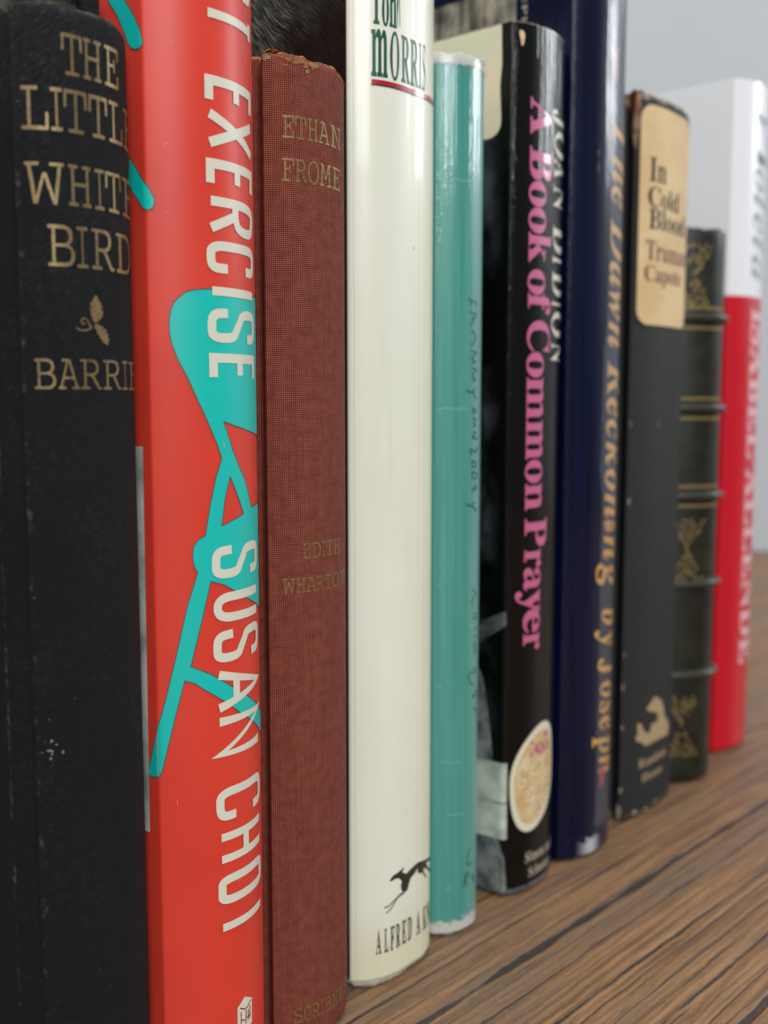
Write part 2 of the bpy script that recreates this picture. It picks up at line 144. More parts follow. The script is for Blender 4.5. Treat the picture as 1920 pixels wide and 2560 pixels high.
  'N': [[385,-4,376,7,145,404,145,60,211,59,230,54,239,40,239,19,228,5,207,1,66,0,49,3,39,13,37,41,45,54,64,59,85,60,85,440,46,442,22,450,17,458,16,481,21,489,42,498,137,499,153,495,165,483,383,106,383,440,337,440,313,443,298,453,294,470,298,490,313,498,460,500,477,497,487,487,489,459,481,446,462,440,442,440,441,6,435,-3,421,-7]],
  'O': [[260,-13,218,-9,179,2,143,21,111,47,84,78,62,115,45,156,35,202,32,250,35,301,45,347,61,388,83,425,110,456,142,481,179,499,218,510,260,514,302,510,341,499,377,481,409,456,436,425,458,388,475,347,485,301,488,250,485,200,475,154,458,112,436,76,409,45,377,20,341,2,302,-9],[260,47,302,52,339,70,370,99,393,139,407,189,412,250,407,311,393,362,370,402,339,431,302,448,260,454,217,448,180,431,149,402,126,362,113,311,108,250,113,189,127,139,150,99,181,70,217,52]],
  'R': [[55,0,39,3,29,13,27,40,34,54,50,59,100,60,100,443,60,443,41,446,30,456,26,472,29,487,39,497,55,500,273,499,333,493,374,480,402,460,423,432,435,408,442,383,444,356,441,325,431,297,415,273,393,252,365,236,332,225,358,203,453,60,480,59,498,54,506,40,504,13,494,3,478,0,421,1,407,9,277,196,252,212,221,217,166,217,166,60,209,59,229,54,238,40,238,19,229,6,210,1],[166,273,253,273,319,282,358,310,371,358,358,405,320,434,256,443,166,443]],
  'S': [[103,-17,85,-12,72,2,64,64,62,145,68,161,83,168,94,169,111,165,124,152,139,107,154,87,174,69,199,55,229,47,263,44,299,47,329,56,353,70,371,89,382,111,386,136,377,174,350,201,304,215,190,234,148,249,116,268,93,292,79,324,74,363,77,390,85,415,98,439,116,460,138,478,164,494,194,505,226,512,261,514,294,511,330,503,368,490,371,502,379,509,412,509,423,504,427,495,435,387,432,370,421,359,403,356,388,359,377,370,361,408,349,424,331,438,310,449,285,455,257,457,225,454,197,446,174,432,156,413,146,391,142,366,153,330,185,304,239,290,307,282,389,258,439,212,455,143,449,100,432,63,403,31,364,6,317,-8,261,-13,220,-10,179,0,136,16,132,-4,121,-14]],
  'T': [[142,0,125,3,116,13,113,40,120,54,137,59,226,60,226,440,105,440,101,312,96,291,82,282,69,281,52,284,42,295,40,313,45,471,49,487,59,497,77,500,443,500,460,497,471,487,475,471,480,312,478,294,468,284,451,281,429,285,422,299,414,440,293,440,293,60,374,60,393,56,404,47,408,30,404,13,395,3,378,0]],
  'W': [[116,1,108,6,40,443,16,446,5,456,3,480,9,493,19,499,161,500,184,498,198,489,202,472,198,456,186,446,165,443,105,443,151,108,227,368,232,377,242,380,282,379,290,374,377,108,419,443,352,443,332,446,319,456,315,472,320,489,333,498,356,500,498,499,509,493,515,480,512,456,501,446,478,443,414,4,408,0,362,2,354,8,257,308,174,12,169,4,160,0]],
 },
 'i': {
  'D': [[-37,0,-37,17,-10,20,10,28,25,45,37,75,133,435,132,457,128,466,112,477,81,482,81,500,280,500,411,477,489,408,515,292,512,252,504,214,491,177,472,141,448,109,398,61,355,33,306,14,246,3,172,0],[220,26,249,34,277,48,303,67,326,89,346,116,364,146,379,179,390,215,399,253,404,291,406,331,393,412,355,461,291,478,264,473,250,460,241,437,144,69,143,44,152,30,173,24]],
  'J': [[35,-77,-25,-68,-61,-43,-73,0,-67,26,-48,45,-36,50,-9,51,10,41,21,24,20,-1,6,-36,8,-43,14,-47,36,-47,47,-41,62,-18,75,20,185,429,185,457,181,466,164,477,133,482,133,500,367,500,367,482,339,479,319,471,305,454,293,425,192,48,177,8,159,-24,136,-47,109,-64,75,-73]],
  'R': [[-37,0,-37,17,-10,20,10,28,25,45,37,75,131,423,133,445,128,466,112,477,81,482,81,500,281,500,337,497,383,488,417,473,441,451,456,423,461,388,456,358,444,331,424,306,396,285,360,269,317,256,387,51,395,39,415,25,444,19,444,0,295,0,215,247,192,247,147,75,144,52,149,33,166,22,196,17,196,0],[256,276,288,288,313,308,332,335,343,367,347,404,340,444,318,468,281,476,262,474,253,464,199,273]],
  'T': [[48,0,48,19,83,24,95,30,105,39,118,66,227,474,187,471,159,462,133,446,108,425,88,398,71,367,52,367,80,500,485,500,463,357,443,357,428,422,396,460,340,473,229,63,227,51,233,33,249,23,280,19,280,0]],
  'V': [[75,-12,94,408,93,430,88,448,79,462,66,472,51,479,31,482,31,500,255,500,255,481,226,477,209,468,200,454,196,427,182,136,415,428,422,447,423,457,418,470,403,478,377,481,377,500,531,500,531,480,514,478,501,473,478,454,98,-12]],
  'a': [[59,-10,37,-7,17,1,1,15,-11,34,-18,56,-21,81,-14,135,6,191,35,244,72,288,93,306,125,327,155,339,183,344,210,338,228,322,238,294,250,336,329,336,254,66,255,52,258,47,265,45,279,51,296,68,316,97,332,86,295,33,256,1,218,-10,193,-4,177,12,172,44,180,83,142,31,123,13,103,1,82,-7],[103,45,126,53,148,74,169,105,188,143,203,184,213,224,220,275,217,295,207,307,191,311,180,309,156,292,132,262,110,222,81,143,74,114,72,89,76,65,86,50]],
  'b': [[69,-10,38,-4,12,7,-6,20,-13,34,-11,49,100,448,100,465,93,476,77,480,54,481,54,501,209,522,143,282,174,316,207,337,242,344,265,341,284,332,300,318,313,298,320,274,323,245,316,192,295,137,263,86,222,43,199,25,163,5,125,-6],[101,16,128,23,153,43,177,72,197,108,213,149,225,190,232,229,231,261,223,281,208,291,198,292,180,288,163,277,141,245,114,176,78,47,80,25,88,19]],
  'c': [[103,-10,70,-7,42,3,19,21,3,44,-7,74,-10,108,-7,144,2,180,18,216,39,251,66,281,98,307,131,327,165,339,198,344,223,341,244,335,261,323,274,309,282,294,285,276,279,249,272,239,250,227,225,227,207,236,197,253,196,271,209,300,207,313,201,319,192,320,179,318,155,300,130,267,109,225,93,178,84,131,84,88,89,70,98,56,109,46,121,40,136,38,167,46,197,68,227,107,247,92,204,35,156,1]],
  'd': [[61,-10,38,-8,19,1,4,16,-8,36,-15,61,-17,91,-11,139,6,189,32,238,66,282,86,302,118,325,150,339,182,344,201,342,220,336,236,326,269,443,269,465,260,475,227,480,227,500,380,522,257,67,256,49,264,45,276,51,312,98,329,86,290,33,256,0,238,-8,220,-10,195,-5,179,11,174,39,182,84,144,31,125,13,105,0,84,-8],[118,48,141,64,163,93,182,130,199,170,212,211,221,248,224,276,221,298,212,310,197,314,177,307,155,287,133,257,113,220,95,180,82,140,75,103,75,75,83,57,97,47]],
  'e': [[97,-10,66,-7,40,3,18,21,1,45,-9,74,-12,109,-10,136,-4,163,20,217,55,266,98,307,121,322,146,334,170,341,195,344,219,341,239,335,255,325,267,311,274,294,276,275,271,246,255,219,229,193,192,169,145,151,87,138,83,111,84,81,89,67,96,55,107,46,120,41,136,39,163,47,190,69,217,106,238,92,198,35,151,1],[93,162,137,178,173,204,199,235,213,271,214,298,208,311,197,318,190,319,173,315,157,301,139,279,122,249,107,210]],
  'g': [[86,-154,44,-152,8,-144,-20,-132,-40,-115,-53,-96,-57,-74,-54,-56,-47,-41,-34,-28,7,-5,37,6,15,22,1,39,-3,57,-1,69,13,92,43,115,63,127,33,151,15,177,10,209,12,233,19,255,31,276,47,295,66,311,88,325,112,335,138,341,165,344,204,339,239,327,270,307,335,307,332,276,290,276,293,259,290,225,283,202,271,181,255,163,235,147,212,133,187,123,160,117,118,116,92,118,75,101,73,93,76,84,87,77,150,56,217,27,239,10,250,-5,256,-22,259,-40,256,-62,249,-81,236,-99,219,-115,199,-129,175,-140,148,-148],[129,139,142,141,154,147,177,172,194,208,204,251,205,273,201,299,191,314,173,319,160,317,147,310,124,283,106,246,97,204,95,182,99,158,110,143],[94,-130,118,-128,139,-122,156,-113,169,-101,177,-88,180,-73,177,-58,168,-46,154,-36,67,-4,34,-24,15,-45,8,-69,11,-85,19,-100,33,-112,51,-122,71,-128]],
  'h': [[232,-10,205,-4,189,14,183,45,187,74,247,273,246,282,241,287,233,289,206,280,176,252,145,205,115,144,90,76,70,0,-21,0,98,443,99,464,92,475,76,479,53,480,53,500,148,511,208,522,127,218,180,289,205,313,229,330,254,340,280,344,311,337,330,319,336,288,333,263,313,189,274,73,274,55,278,49,285,48,298,54,316,75,339,109,355,99,315,38,274,2]],
  'i': [[133,414,111,426,98,448,98,474,111,496,133,509,159,509,181,496,194,474,194,448,181,426,159,414],[54,-9,39,-7,26,-2,15,6,7,16,2,30,1,53,54,254,59,282,55,293,45,300,22,303,21,321,166,344,96,81,94,53,98,49,105,47,119,53,136,70,157,100,172,89,134,35,95,2]],
  'k': [[227,-10,204,-7,186,4,171,22,157,51,145,97,133,159,107,139,70,0,-21,0,98,443,99,464,92,475,76,479,53,480,53,500,148,511,208,522,118,183,212,259,233,286,235,304,228,312,200,317,200,337,352,337,352,317,327,311,296,293,209,224,227,121,235,88,245,65,255,51,267,46,280,51,294,67,307,92,324,84,293,32,261,0]],
  'l': [[44,-10,28,-9,14,-4,3,4,-5,14,-10,28,-11,52,-5,85,96,460,93,471,82,478,58,481,57,499,203,522,83,76,82,52,86,47,92,45,107,51,124,69,145,98,160,87,121,32,103,13,85,0,65,-8]],
  'n': [[236,-10,208,-4,192,14,186,45,190,74,248,258,250,273,249,282,244,287,236,289,210,280,181,254,151,211,122,152,95,82,73,0,-16,0,57,279,54,293,44,300,20,303,19,321,168,344,129,215,156,255,182,287,207,312,232,330,257,340,284,344,315,337,334,319,340,288,330,233,276,63,277,55,281,49,295,49,310,61,338,100,354,89,313,34,295,15,276,1,257,-8]],
  'o': [[107,-10,74,-7,46,4,22,22,4,46,-7,75,-11,109,-9,136,-3,164,19,218,53,267,96,307,119,323,144,334,169,341,194,344,230,340,260,329,284,312,302,288,312,259,316,225,314,199,299,144,271,92,233,46,187,11,161,-1,134,-8],[115,15,126,17,148,34,169,63,188,102,205,146,225,233,228,267,224,296,211,314,191,320,179,318,157,302,135,273,116,234,100,191,88,146,80,102,77,65,81,37,94,20]],
  'p': [[-87,-154,-87,-134,-65,-131,-50,-121,-41,-106,57,272,56,289,48,299,18,303,18,322,160,344,138,268,176,310,214,335,253,344,275,341,294,333,309,319,321,301,328,277,330,249,328,219,322,189,300,129,265,74,223,30,200,13,176,0,151,-8,127,-10,108,-9,91,-3,76,7,51,-86,49,-107,54,-124,68,-131,95,-135,95,-154],[113,16,126,18,150,34,173,62,193,98,211,138,234,217,237,248,233,271,223,286,208,291,172,276,141,232,115,158,90,67,86,42,89,28,98,19]],
  's': [[81,-9,22,8,7,6,-7,-7,-27,-4,-7,121,14,117,26,61,51,27,90,16,114,20,128,35,132,67,126,85,114,106,76,154,52,189,36,222,31,253,34,277,44,299,59,317,79,332,102,340,128,343,173,337,206,328,223,329,235,341,255,341,238,227,219,230,204,280,181,310,148,320,127,315,112,301,107,283,111,266,121,246,162,195,191,153,203,129,210,104,209,73,197,39,173,13,140,-4,121,-9]],
  't': [[34,-10,5,-4,-12,13,-17,48,-14,71,50,303,14,303,14,329,64,354,109,391,149,441,180,441,148,333,207,333,199,303,140,303,75,69,76,53,79,47,86,45,100,52,118,72,142,105,159,94,118,36,98,16,77,1,56,-7]],
  'u': [[51,-10,20,-4,1,14,-5,45,5,101,47,255,51,282,48,293,38,300,14,303,13,321,162,344,87,77,84,59,86,51,90,46,98,44,125,53,154,80,185,126,215,185,240,255,262,334,350,334,278,60,287,49,296,50,319,71,340,101,356,89,316,34,297,15,278,1,259,-8,238,-10,224,-9,212,-4,202,4,194,15,188,45,201,114,176,75,151,44,127,20,102,3,77,-7]],
  'w': [[53,-11,50,171,46,232,34,282,22,299,6,304,-1,303,-2,323,107,344,120,322,130,256,138,146,254,344,273,344,296,96,347,159,374,208,384,238,376,257,357,278,351,289,350,313,361,332,380,344,405,343,416,339,431,320,437,293,418,228,363,139,239,-10,218,-11,199,198,75,-10]],
  'y': [[-33,-156,-63,-150,-82,-133,-87,-122,-87,-99,-76,-80,-57,-69,-35,-69,15,-93,28,-94,42,-86,72,-53,84,-34,91,-15,88,33,74,124,54,218,30,294,20,304,-10,306,-10,326,94,344,105,337,115,316,141,201,164,83,199,151,220,201,227,234,225,245,218,255,196,274,189,285,186,298,192,322,208,338,232,344,257,338,266,330,277,308,277,280,267,243,249,195,193,82,159,23,121,-33,82,-82,42,-121,3,-147,-15,-154]],
 },
}
MARKS={
('birds', 'title_lettering'):[('m','T',675,983,16967,17549,0),('m','H',989,1301,16967,17549,0),('m','E',1354,1677,16967,17549,0),('m','L',110,486,16188,16794,0),('m','I',512,674,16188,16794,0),('m','T',685,1035,16188,16794,0),('m','T',1055,1388,16188,16794,0),('m','L',1413,1772,16188,16794,0),('m','E',1824,2351,16188,16794,0),('m','W',122,679,15181,15772,0),('m','H',718,1070,15181,15772,0),('m','I',1124,1293,15181,15772,0),('m','T',1308,1671,15181,15772,0),('m','E',1698,2351,15181,15772,0),('m','B',409,794,14327,14924,0),('m','I',811,989,14327,14924,0),('m','R',1042,1453,14327,14924,0),('m','D',1498,2039,14327,14924,0)],
('birds', 'author_lettering'):[('m','B',168,475,12601,13048,0),('m','A',497,801,12602,13047,0),('m','R',806,1156,12601,13048,0),('m','R',1177,1542,12601,13048,0),('m','I',1574,1738,12601,13048,0),('m','E',1769,2351,12601,13048,0)],
('birds', 'leaf_ornament'):[('P',0,[(1073,13568),(1019,13618),(1033,13638),(994,13689),(1008,13714),(983,13773),(1005,13791),(991,13845),(1028,13879),(1051,13922),(1096,13973),(1129,13928),(1145,13888),(1179,13859),(1172,13827),(1201,13800),(1182,13769),(1222,13723),(1189,13702),(1202,13666),(1160,13646),(1153,13612),(1112,13595)]),('P',1,[(1059,13548),(1116,13561),(1150,13524),(1186,13531),(1208,13488),(1256,13486),(1255,13442),(1298,13415),(1272,13384),(1314,13342),(1288,13316),(1286,13255),(1231,13284),(1189,13297),(1182,13331),(1138,13353),(1134,13392),(1094,13417),(1098,13453),(1062,13488)]),('S',2,25,[(773,13486),(816,13459),(879,13447),(959,13470),(1015,13509),(975,13531),(955,13590),(911,13631),(859,13614),(845,13573),(875,13538),(909,13559)])],
('frome', 'title_lettering'):[('m','E',336,547,17049,17448,0),('m','T',563,790,17049,17448,0),('m','H',815,1038,17049,17448,0),('m','A',1058,1337,17050,17447,0),('m','N',1373,1787,17044,17448,0),('m','F',321,540,16309,16714,0),('m','R',563,791,16309,16714,0),('m','O',808,1061,16298,16726,0),('m','M',1081,1392,16309,16714,0),('m','E',1431,1752,16309,16714,0)],
('frome', 'author_lettering'):[('m','E',648,806,9553,9845,0),('m','D',841,1049,9553,9845,0),('m','I',1080,1165,9553,9845,0),('m','T',1176,1391,9553,9845,0),('m','H',1418,1661,9553,9845,0),('m','W',251,492,8924,9208,0),('m','H',515,699,8924,9208,0),('m','A',716,927,8925,9208,0),('m','R',936,1116,8924,9208,0),('m','T',1138,1334,8924,9208,0),('m','O',1359,1615,8917,9216,0),('m','N',1653,1947,8920,9208,0)],
('frome', 'publisher_lettering'):[('m','S',398,559,506,828,0),('m','C',592,746,509,828,0),('m','R',772,941,517,820,0),('m','I',981,1054,517,820,0),('m','B',1076,1248,517,820,0),('m','N',1272,1478,512,820,0),('m','E',1510,1745,517,820,0),('m','R',1771,2086,517,820,0)],
('cream', 'author_first_name_lettering'):[('b','T',458,666,19707,20517,0),('b','o',679,834,19689,20274,0),('b','n',847,1027,19707,20274,0),('b','i',1040,1124,19707,20531,0)],
('cream', 'author_surname_lettering'):[('b','m',457,805,18733,19603,0),('b','O',862,1104,18712,19624,0),('b','R',1161,1422,18733,19603,0),('b','R',1448,1698,18733,19603,0),('b','I',1725,1822,18733,19603,0),('b','S',1850,1956,18712,19624,0)],
('cream', 'red_underline'):[('P',0,[(460,18665),(2500,18665),(2500,18560),(460,18560)])],
('cream', 'dog_logo'):[('P',0,[(854,2332),(950,2424),(1124,2454),(1222,2477),(1266,2518),(1283,2455),(1238,2403),(1376,2323),(1524,2375),(1706,2417),(1832,2428),(1970,2395),(2182,2356),(2441,2302),(2652,2354),(2652,2512),(2652,2471),(2652,2153),(2652,2164),(2264,2255),(2163,2274),(2239,2144),(2652,1898),(2456,1919),(2117,2169),(2002,2196),(2050,2099),(2187,1931),(2138,1937),(1958,2128),(1834,2153),(1782,2215),(1781,2300),(1676,2224),(1525,2165),(1407,1930),(1262,1939),(1206,2028),(1189,2118),(1222,2212),(1124,2310),(998,2334),(917,2306)]),('S',1,28,[(1302,1955),(1152,1934),(950,1841),(837,1774),(731,1773)]),('S',2,28,[(1320,1918),(1099,1904),(998,1807),(904,1705),(773,1638)])],
('cream', 'publisher_lettering'):[('b','A',538,657,776,1303,0),('b','L',733,834,776,1290,0),('b','F',887,999,776,1290,0),('b','R',1046,1171,776,1290,0),('b','E',1236,1373,776,1290,0),('b','D',1430,1572,776,1290,0),('b','A',1733,1888,776,1303,0),('b','K',2008,2151,776,1290,0),('b','N',2200,2414,764,1290,0)],
('teal', 'handwritten_title'):[('S',0,26,[(817,14722),(858,14658),(1125,14661),(1094,14523)]),('S',1,26,[(940,14660),(913,14561)]),('S',2,26,[(862,14406),(1130,14397),(1066,14301),(946,14260),(1004,14348)]),('S',3,26,[(1005,14274),(892,14132)]),('S',4,26,[(921,14022),(1010,13976),(1106,13845),(954,13736),(926,13667)]),('S',5,26,[(928,13565),(1146,13539),(988,13448),(930,13395),(1115,13333),(932,13293)]),('S',6,26,[(933,13191),(1153,13163),(982,13073),(936,13004),(1136,12939),(955,12901)]),('S',7,26,[(760,12718),(833,12661),(1000,12662)]),('S',8,26,[(1092,12766),(988,12662),(1063,12577),(1117,12508)]),('S',9,26,[(976,12301),(1101,12284),(1122,12197),(977,12215),(976,12301),(978,12164)]),('S',10,26,[(979,12095),(1125,12059),(999,11974),(1128,11920),(982,11870)]),('S',11,26,[(1002,11784),(1110,11764),(1079,11678),(985,11698),(986,11628),(1226,11611)]),('S',12,26,[(1165,11449),(1154,11275),(913,11423),(933,11231)]),('S',13,26,[(964,11126),(1143,11083),(1160,10978),(997,10968),(964,11126)]),('S',14,26,[(980,10882),(1163,10837),(1180,10713),(1001,10713),(980,10882)]),('S',15,26,[(1065,10598),(1169,10521),(1134,10453),(1022,10530),(1006,10391)]),('S',20,26,[(776,10170),(854,10119),(963,10116)]),('S',20,26,[(1083,10190),(963,10116),(1086,10038),(1170,9962)])],
('teal', 'handwritten_author'):[('S',0,26,[(1041,8199),(1120,8118),(1244,8056),(1021,7950),(1012,7868),(1099,7798)]),('S',1,26,[(1076,7619),(1220,7566),(1244,7463),(1077,7520),(1068,7466)]),('S',2,26,[(1332,7318),(1136,7228),(1082,7252)]),('S',3,26,[(1232,7068),(1085,7068)]),('S',4,26,[(1087,6940),(1237,6840),(1100,6782),(1241,6696),(1092,6670)]),('S',5,26,[(1097,6342),(1251,6266),(1218,6188),(1099,6242),(951,6245),(907,6140),(1028,5944),(1160,5943)]),('S',6,26,[(1163,5800),(1290,5696),(1231,5611),(1108,5727),(1110,5583)]),('S',7,26,[(1114,5381),(1302,5289),(1241,5176)])],
('teal', 'handwritten_mark'):[('S',0,30,[(1024,2036),(944,1828),(923,1629),(1061,1610),(1124,1675)]),('S',1,30,[(801,1124),(860,1355),(838,1451),(998,1440),(975,1345),(840,1303),(953,1175),(885,1140)]),('S',2,30,[(1103,1267),(1263,1172)]),('S',3,30,[(1158,1365),(1251,1058)])],
('black', 'title_lettering'):[('b','A',530,1400,18725,19550,1),('b','B',530,1380,17692,18443,1),('b','o',511,1125,17076,17656,1),('b','o',511,1125,16456,17048,1),('b','k',530,1380,15767,16456,1),('b','o',511,1125,15008,15599,1),('b','f',530,1397,14566,15037,1),('b','C',510,1399,13657,14396,1),('b','o',511,1125,13037,13638,1),('b','m',530,1125,12029,13027,1),('b','m',530,1125,11051,11990,1),('b','o',511,1125,10476,11032,1),('b','n',530,1125,9810,10457,1),('b','P',530,1380,8892,9593,1),('b','r',530,1125,8386,8823,1),('b','a',511,1125,7818,8376,1),('b','y',270,1110,7237,7808,1),('b','e',511,1125,6744,7317,1),('b','r',530,1125,6299,6724,1)],
('black', 'author_lettering'):[('b','J',1378,2350,19067,19464,1),('b','O',1480,2370,18354,19003,1),('b','A',1500,2370,17869,18326,1),('b','N',1480,2350,17128,17691,1),('b','D',1500,2350,16086,16750,1),('b','I',1500,2350,15828,16009,1),('b','D',1500,2350,15042,15647,1),('b','I',1500,2350,14791,14916,1),('b','O',1480,2370,14044,14675,1),('b','N',1480,2350,13410,13908,1)],
('black', 'publisher_lettering'):[('b','S',701,850,768,1063,0),('b','i',862,939,775,1062,0),('b','m',951,1195,775,972,0),('b','o',1207,1347,769,972,0),('b','n',1359,1522,775,972,0),('b','a',1603,1749,769,972,0),('b','n',1761,1923,775,972,0),('b','d',1935,2093,769,1057,0),('b','S',830,970,367,642,0),('b','c',982,1101,367,557,0),('b','h',1112,1266,373,636,0),('b','u',1277,1433,367,552,0),('b','s',1444,1543,367,557,0),('b','t',1554,1645,368,618,0),('b','e',1656,1775,367,557,0),('b','r',1786,1907,373,557,0)],
('navy', 'title_lettering'):[('i','T',1460,2660,18855,19659,1),('i','h',1436,2713,18112,18804,1),('i','e',1436,2286,17531,18061,1),('i','D',1460,2660,16169,17185,1),('i','a',1436,2286,15469,16118,1),('i','w',1434,2286,14609,15417,1),('i','n',1436,2286,13877,14558,1),('i','R',1460,2660,12615,13531,1),('i','e',1436,2286,12034,12564,1),('i','c',1436,2286,11440,11983,1),('i','k',1436,2713,10702,11388,1),('i','o',1436,2286,10049,10651,1),('i','n',1436,2286,9317,9998,1),('i','i',1438,2682,8910,9265,1),('i','n',1436,2286,8178,8859,1),('i','g',1090,2286,7406,8127,1)],
('navy', 'author_lettering'):[('i','b',1436,2713,6346,6841,1),('i','y',1086,2286,5767,6304,1),('i','J',1275,2660,4841,5490,1),('i','o',1436,2286,4317,4799,1),('i','s',1438,2283,3860,4276,1),('i','e',1436,2286,3393,3818,1),('i','p',1090,2286,2737,3352,1),('i','h',1436,2713,2141,2696,1)],
('red', 'title_lettering'):[('i','V',1021,2250,21052,22299,1),('i','i',1028,2272,20500,20982,1),('i','o',1026,1876,19614,20430,1),('i','l',1026,2303,19010,19544,1),('i','e',1026,1876,18221,18940,1),('i','t',1026,2108,17592,18151,1),('i','a',1026,1876,16641,17522,1)],
('red', 'author_lettering'):[('b','I',1200,2300,15183,15696,1),('b','S',1174,2326,14431,15127,1),('b','A',1200,2326,13375,14375,1),('b','B',1200,2300,12429,13318,1),('b','E',1200,2300,11454,12373,1),('b','L',1200,2300,10488,11397,1),('b','A',1200,2326,9110,10110,1),('b','L',1200,2300,8145,9054,1),('b','L',1200,2300,7179,8088,1),('b','E',1200,2300,6203,7123,1),('b','N',1174,2300,5127,6147,1),('b','D',1200,2300,4069,5071,1),('b','E',1200,2300,3094,4013,1)],
('blood', 'title_lettering'):[('b','I',511,828,18622,19273,0),('b','n',863,1334,18622,19078,0),('b','C',476,1046,17920,18482,0),('b','o',1080,1484,17921,18309,0),('b','l',1519,1738,17932,18470,0),('b','d',1773,2226,17921,18470,0),('b','B',531,1097,17315,17881,0),('b','l',1133,1361,17315,17881,0),('b','o',1397,1816,17302,17711,0),('b','o',1852,2271,17302,17711,0),('b','d',2307,2778,17302,17881,0)],
('blood', 'author_lettering'):[('b','T',436,871,16451,17002,0),('b','r',898,1191,16451,16836,0),('b','u',1219,1597,16439,16827,0),('b','m',1625,2187,16451,16836,0),('b','a',2215,2550,16439,16836,0),('b','n',2578,2953,16451,16836,0),('b','C',413,870,15847,16317,0),('b','a',898,1233,15848,16172,0),('b','p',1261,1622,15721,16172,0),('b','o',1650,1973,15848,16172,0),('b','t',2001,2221,15849,16275,0),('b','e',2249,2538,15848,16172,0)],
('blood', 'house_logo'):[('P',0,[(572,2545),(685,2612),(634,2931),(787,2946),(968,2663),(1194,2522),(1325,2558),(1424,2781),(1804,2748),(1838,3020),(1048,3282),(1276,3442),(1598,3594),(2055,3378),(2222,3157),(2339,2808),(2642,2592),(2792,2366),(2685,2140),(1738,2183),(1046,2177),(886,2325),(609,2414)])],
('blood', 'publisher_lettering'):[('b','R',742,1084,1540,1814,0),('b','a',1103,1331,1534,1732,0),('b','n',1349,1604,1540,1732,0),('b','d',1622,1869,1534,1814,0),('b','o',1888,2107,1534,1732,0),('b','m',2126,2507,1540,1732,0),('b','H',921,1304,1075,1326,0),('b','o',1324,1557,1069,1251,0),('b','u',1577,1848,1069,1246,0),('b','s',1868,2040,1069,1251,0),('b','e',2060,2268,1069,1251,0)],
('trust', 'title_lettering'):[('h','T',940,2190,18254,18640,1),('h','S',940,2190,18859,19184,1),('h','U',940,2190,19272,19741,1),('h','E',940,2190,17084,17500,1),('h','X',940,2190,16428,16993,1),('h','E',940,2190,15810,16232,1),('h','R',940,2190,15119,15656,1),('h','C',940,2190,14497,14970,1),('h','I',940,2190,14102,14284,1),('h','S',940,2190,13396,13914,1),('h','E',940,2190,12767,13194,1)],
('trust', 'author_lettering'):[('h','S',940,2190,9548,10064,1),('h','U',940,2190,8809,9282,1),('h','S',940,2190,8137,8648,1),('h','A',940,2190,7296,7982,1),('h','N',940,2190,6502,7181,1),('h','C',940,2190,5409,5951,1),('h','H',940,2190,4668,5172,1),('h','O',940,2190,3927,4421,1),('h','I',940,2190,3429,3614,1)],
('trust', 'teal_drawing'):[('PH',0,[(966,14220),(712,14194),(565,14145),(470,14067),(388,13978),(336,13853),(314,13710),(312,13592),(321,13462),(349,13325),(449,13064),(576,12826),(761,12403),(924,12050),(1069,11718),(1142,11515),(1030,11226),(951,10910),(929,10839),(821,10271),(693,10206),(619,10086),(603,9923),(626,9785),(683,9669),(592,9399),(503,9128),(272,8161),(91,7461),(-152,6699),(-282,6308),(-189,6268),(0,6303),(42,6384),(161,6839),(280,7311),(440,7897),(588,7844),(726,7741),(1118,7461),(1451,7198),(2322,6623),(2694,6379),(2694,6789),(2361,6992),(1381,7611),(874,7965),(542,8129),(690,8690),(904,9513),(1156,9425),(1595,9164),(2195,8921),(2694,8735),(2694,10780),(2694,10688),(1920,10655),(1697,11128),(1526,11372),(1383,11630),(1194,12112),(1479,12029),(1841,11948),(2694,11823),(2694,11732),(2694,14120),(2694,14221),(1630,14192),(1245,14215)],[(1310,11212),(1202,10889),(1120,10413),(1631,10567),(1463,10910)]),('P',1,[(-553,18780),(-411,18622),(-192,18347),(-37,18090),(6,17912),(-4,17838),(-68,17808),(-172,17814),(-274,17863),(-334,17943),(-392,18068),(-570,18383),(-815,18692),(-809,18842)]),('P',2,[(-363,16239),(-282,16146),(-202,16038),(44,15732),(122,15581),(131,15505),(109,15433),(56,15393),(-4,15393),(-66,15433),(-300,15692),(-421,15862)])],
('trust', 'publisher_logo'):[('P',0,[(1292,1962),(1331,1981),(1467,2080),(1675,1961),(1671,1502),(1570,1482),(1567,1331),(1283,1482)])],
('trust', 'publisher_logo_lines'):[('S',0,22,[(1340,1931),(1502,1833),(1638,1943)]),('S',1,22,[(1495,1829),(1479,1380)]),('S',2,22,[(1368,1849),(1360,1443)]),('S',3,22,[(1365,1707),(1458,1651)]),('S',4,22,[(1553,1798),(1549,1617)]),('S',5,22,[(1604,1862),(1598,1620)]),('S',6,22,[(1503,1673),(1627,1689)])],
}
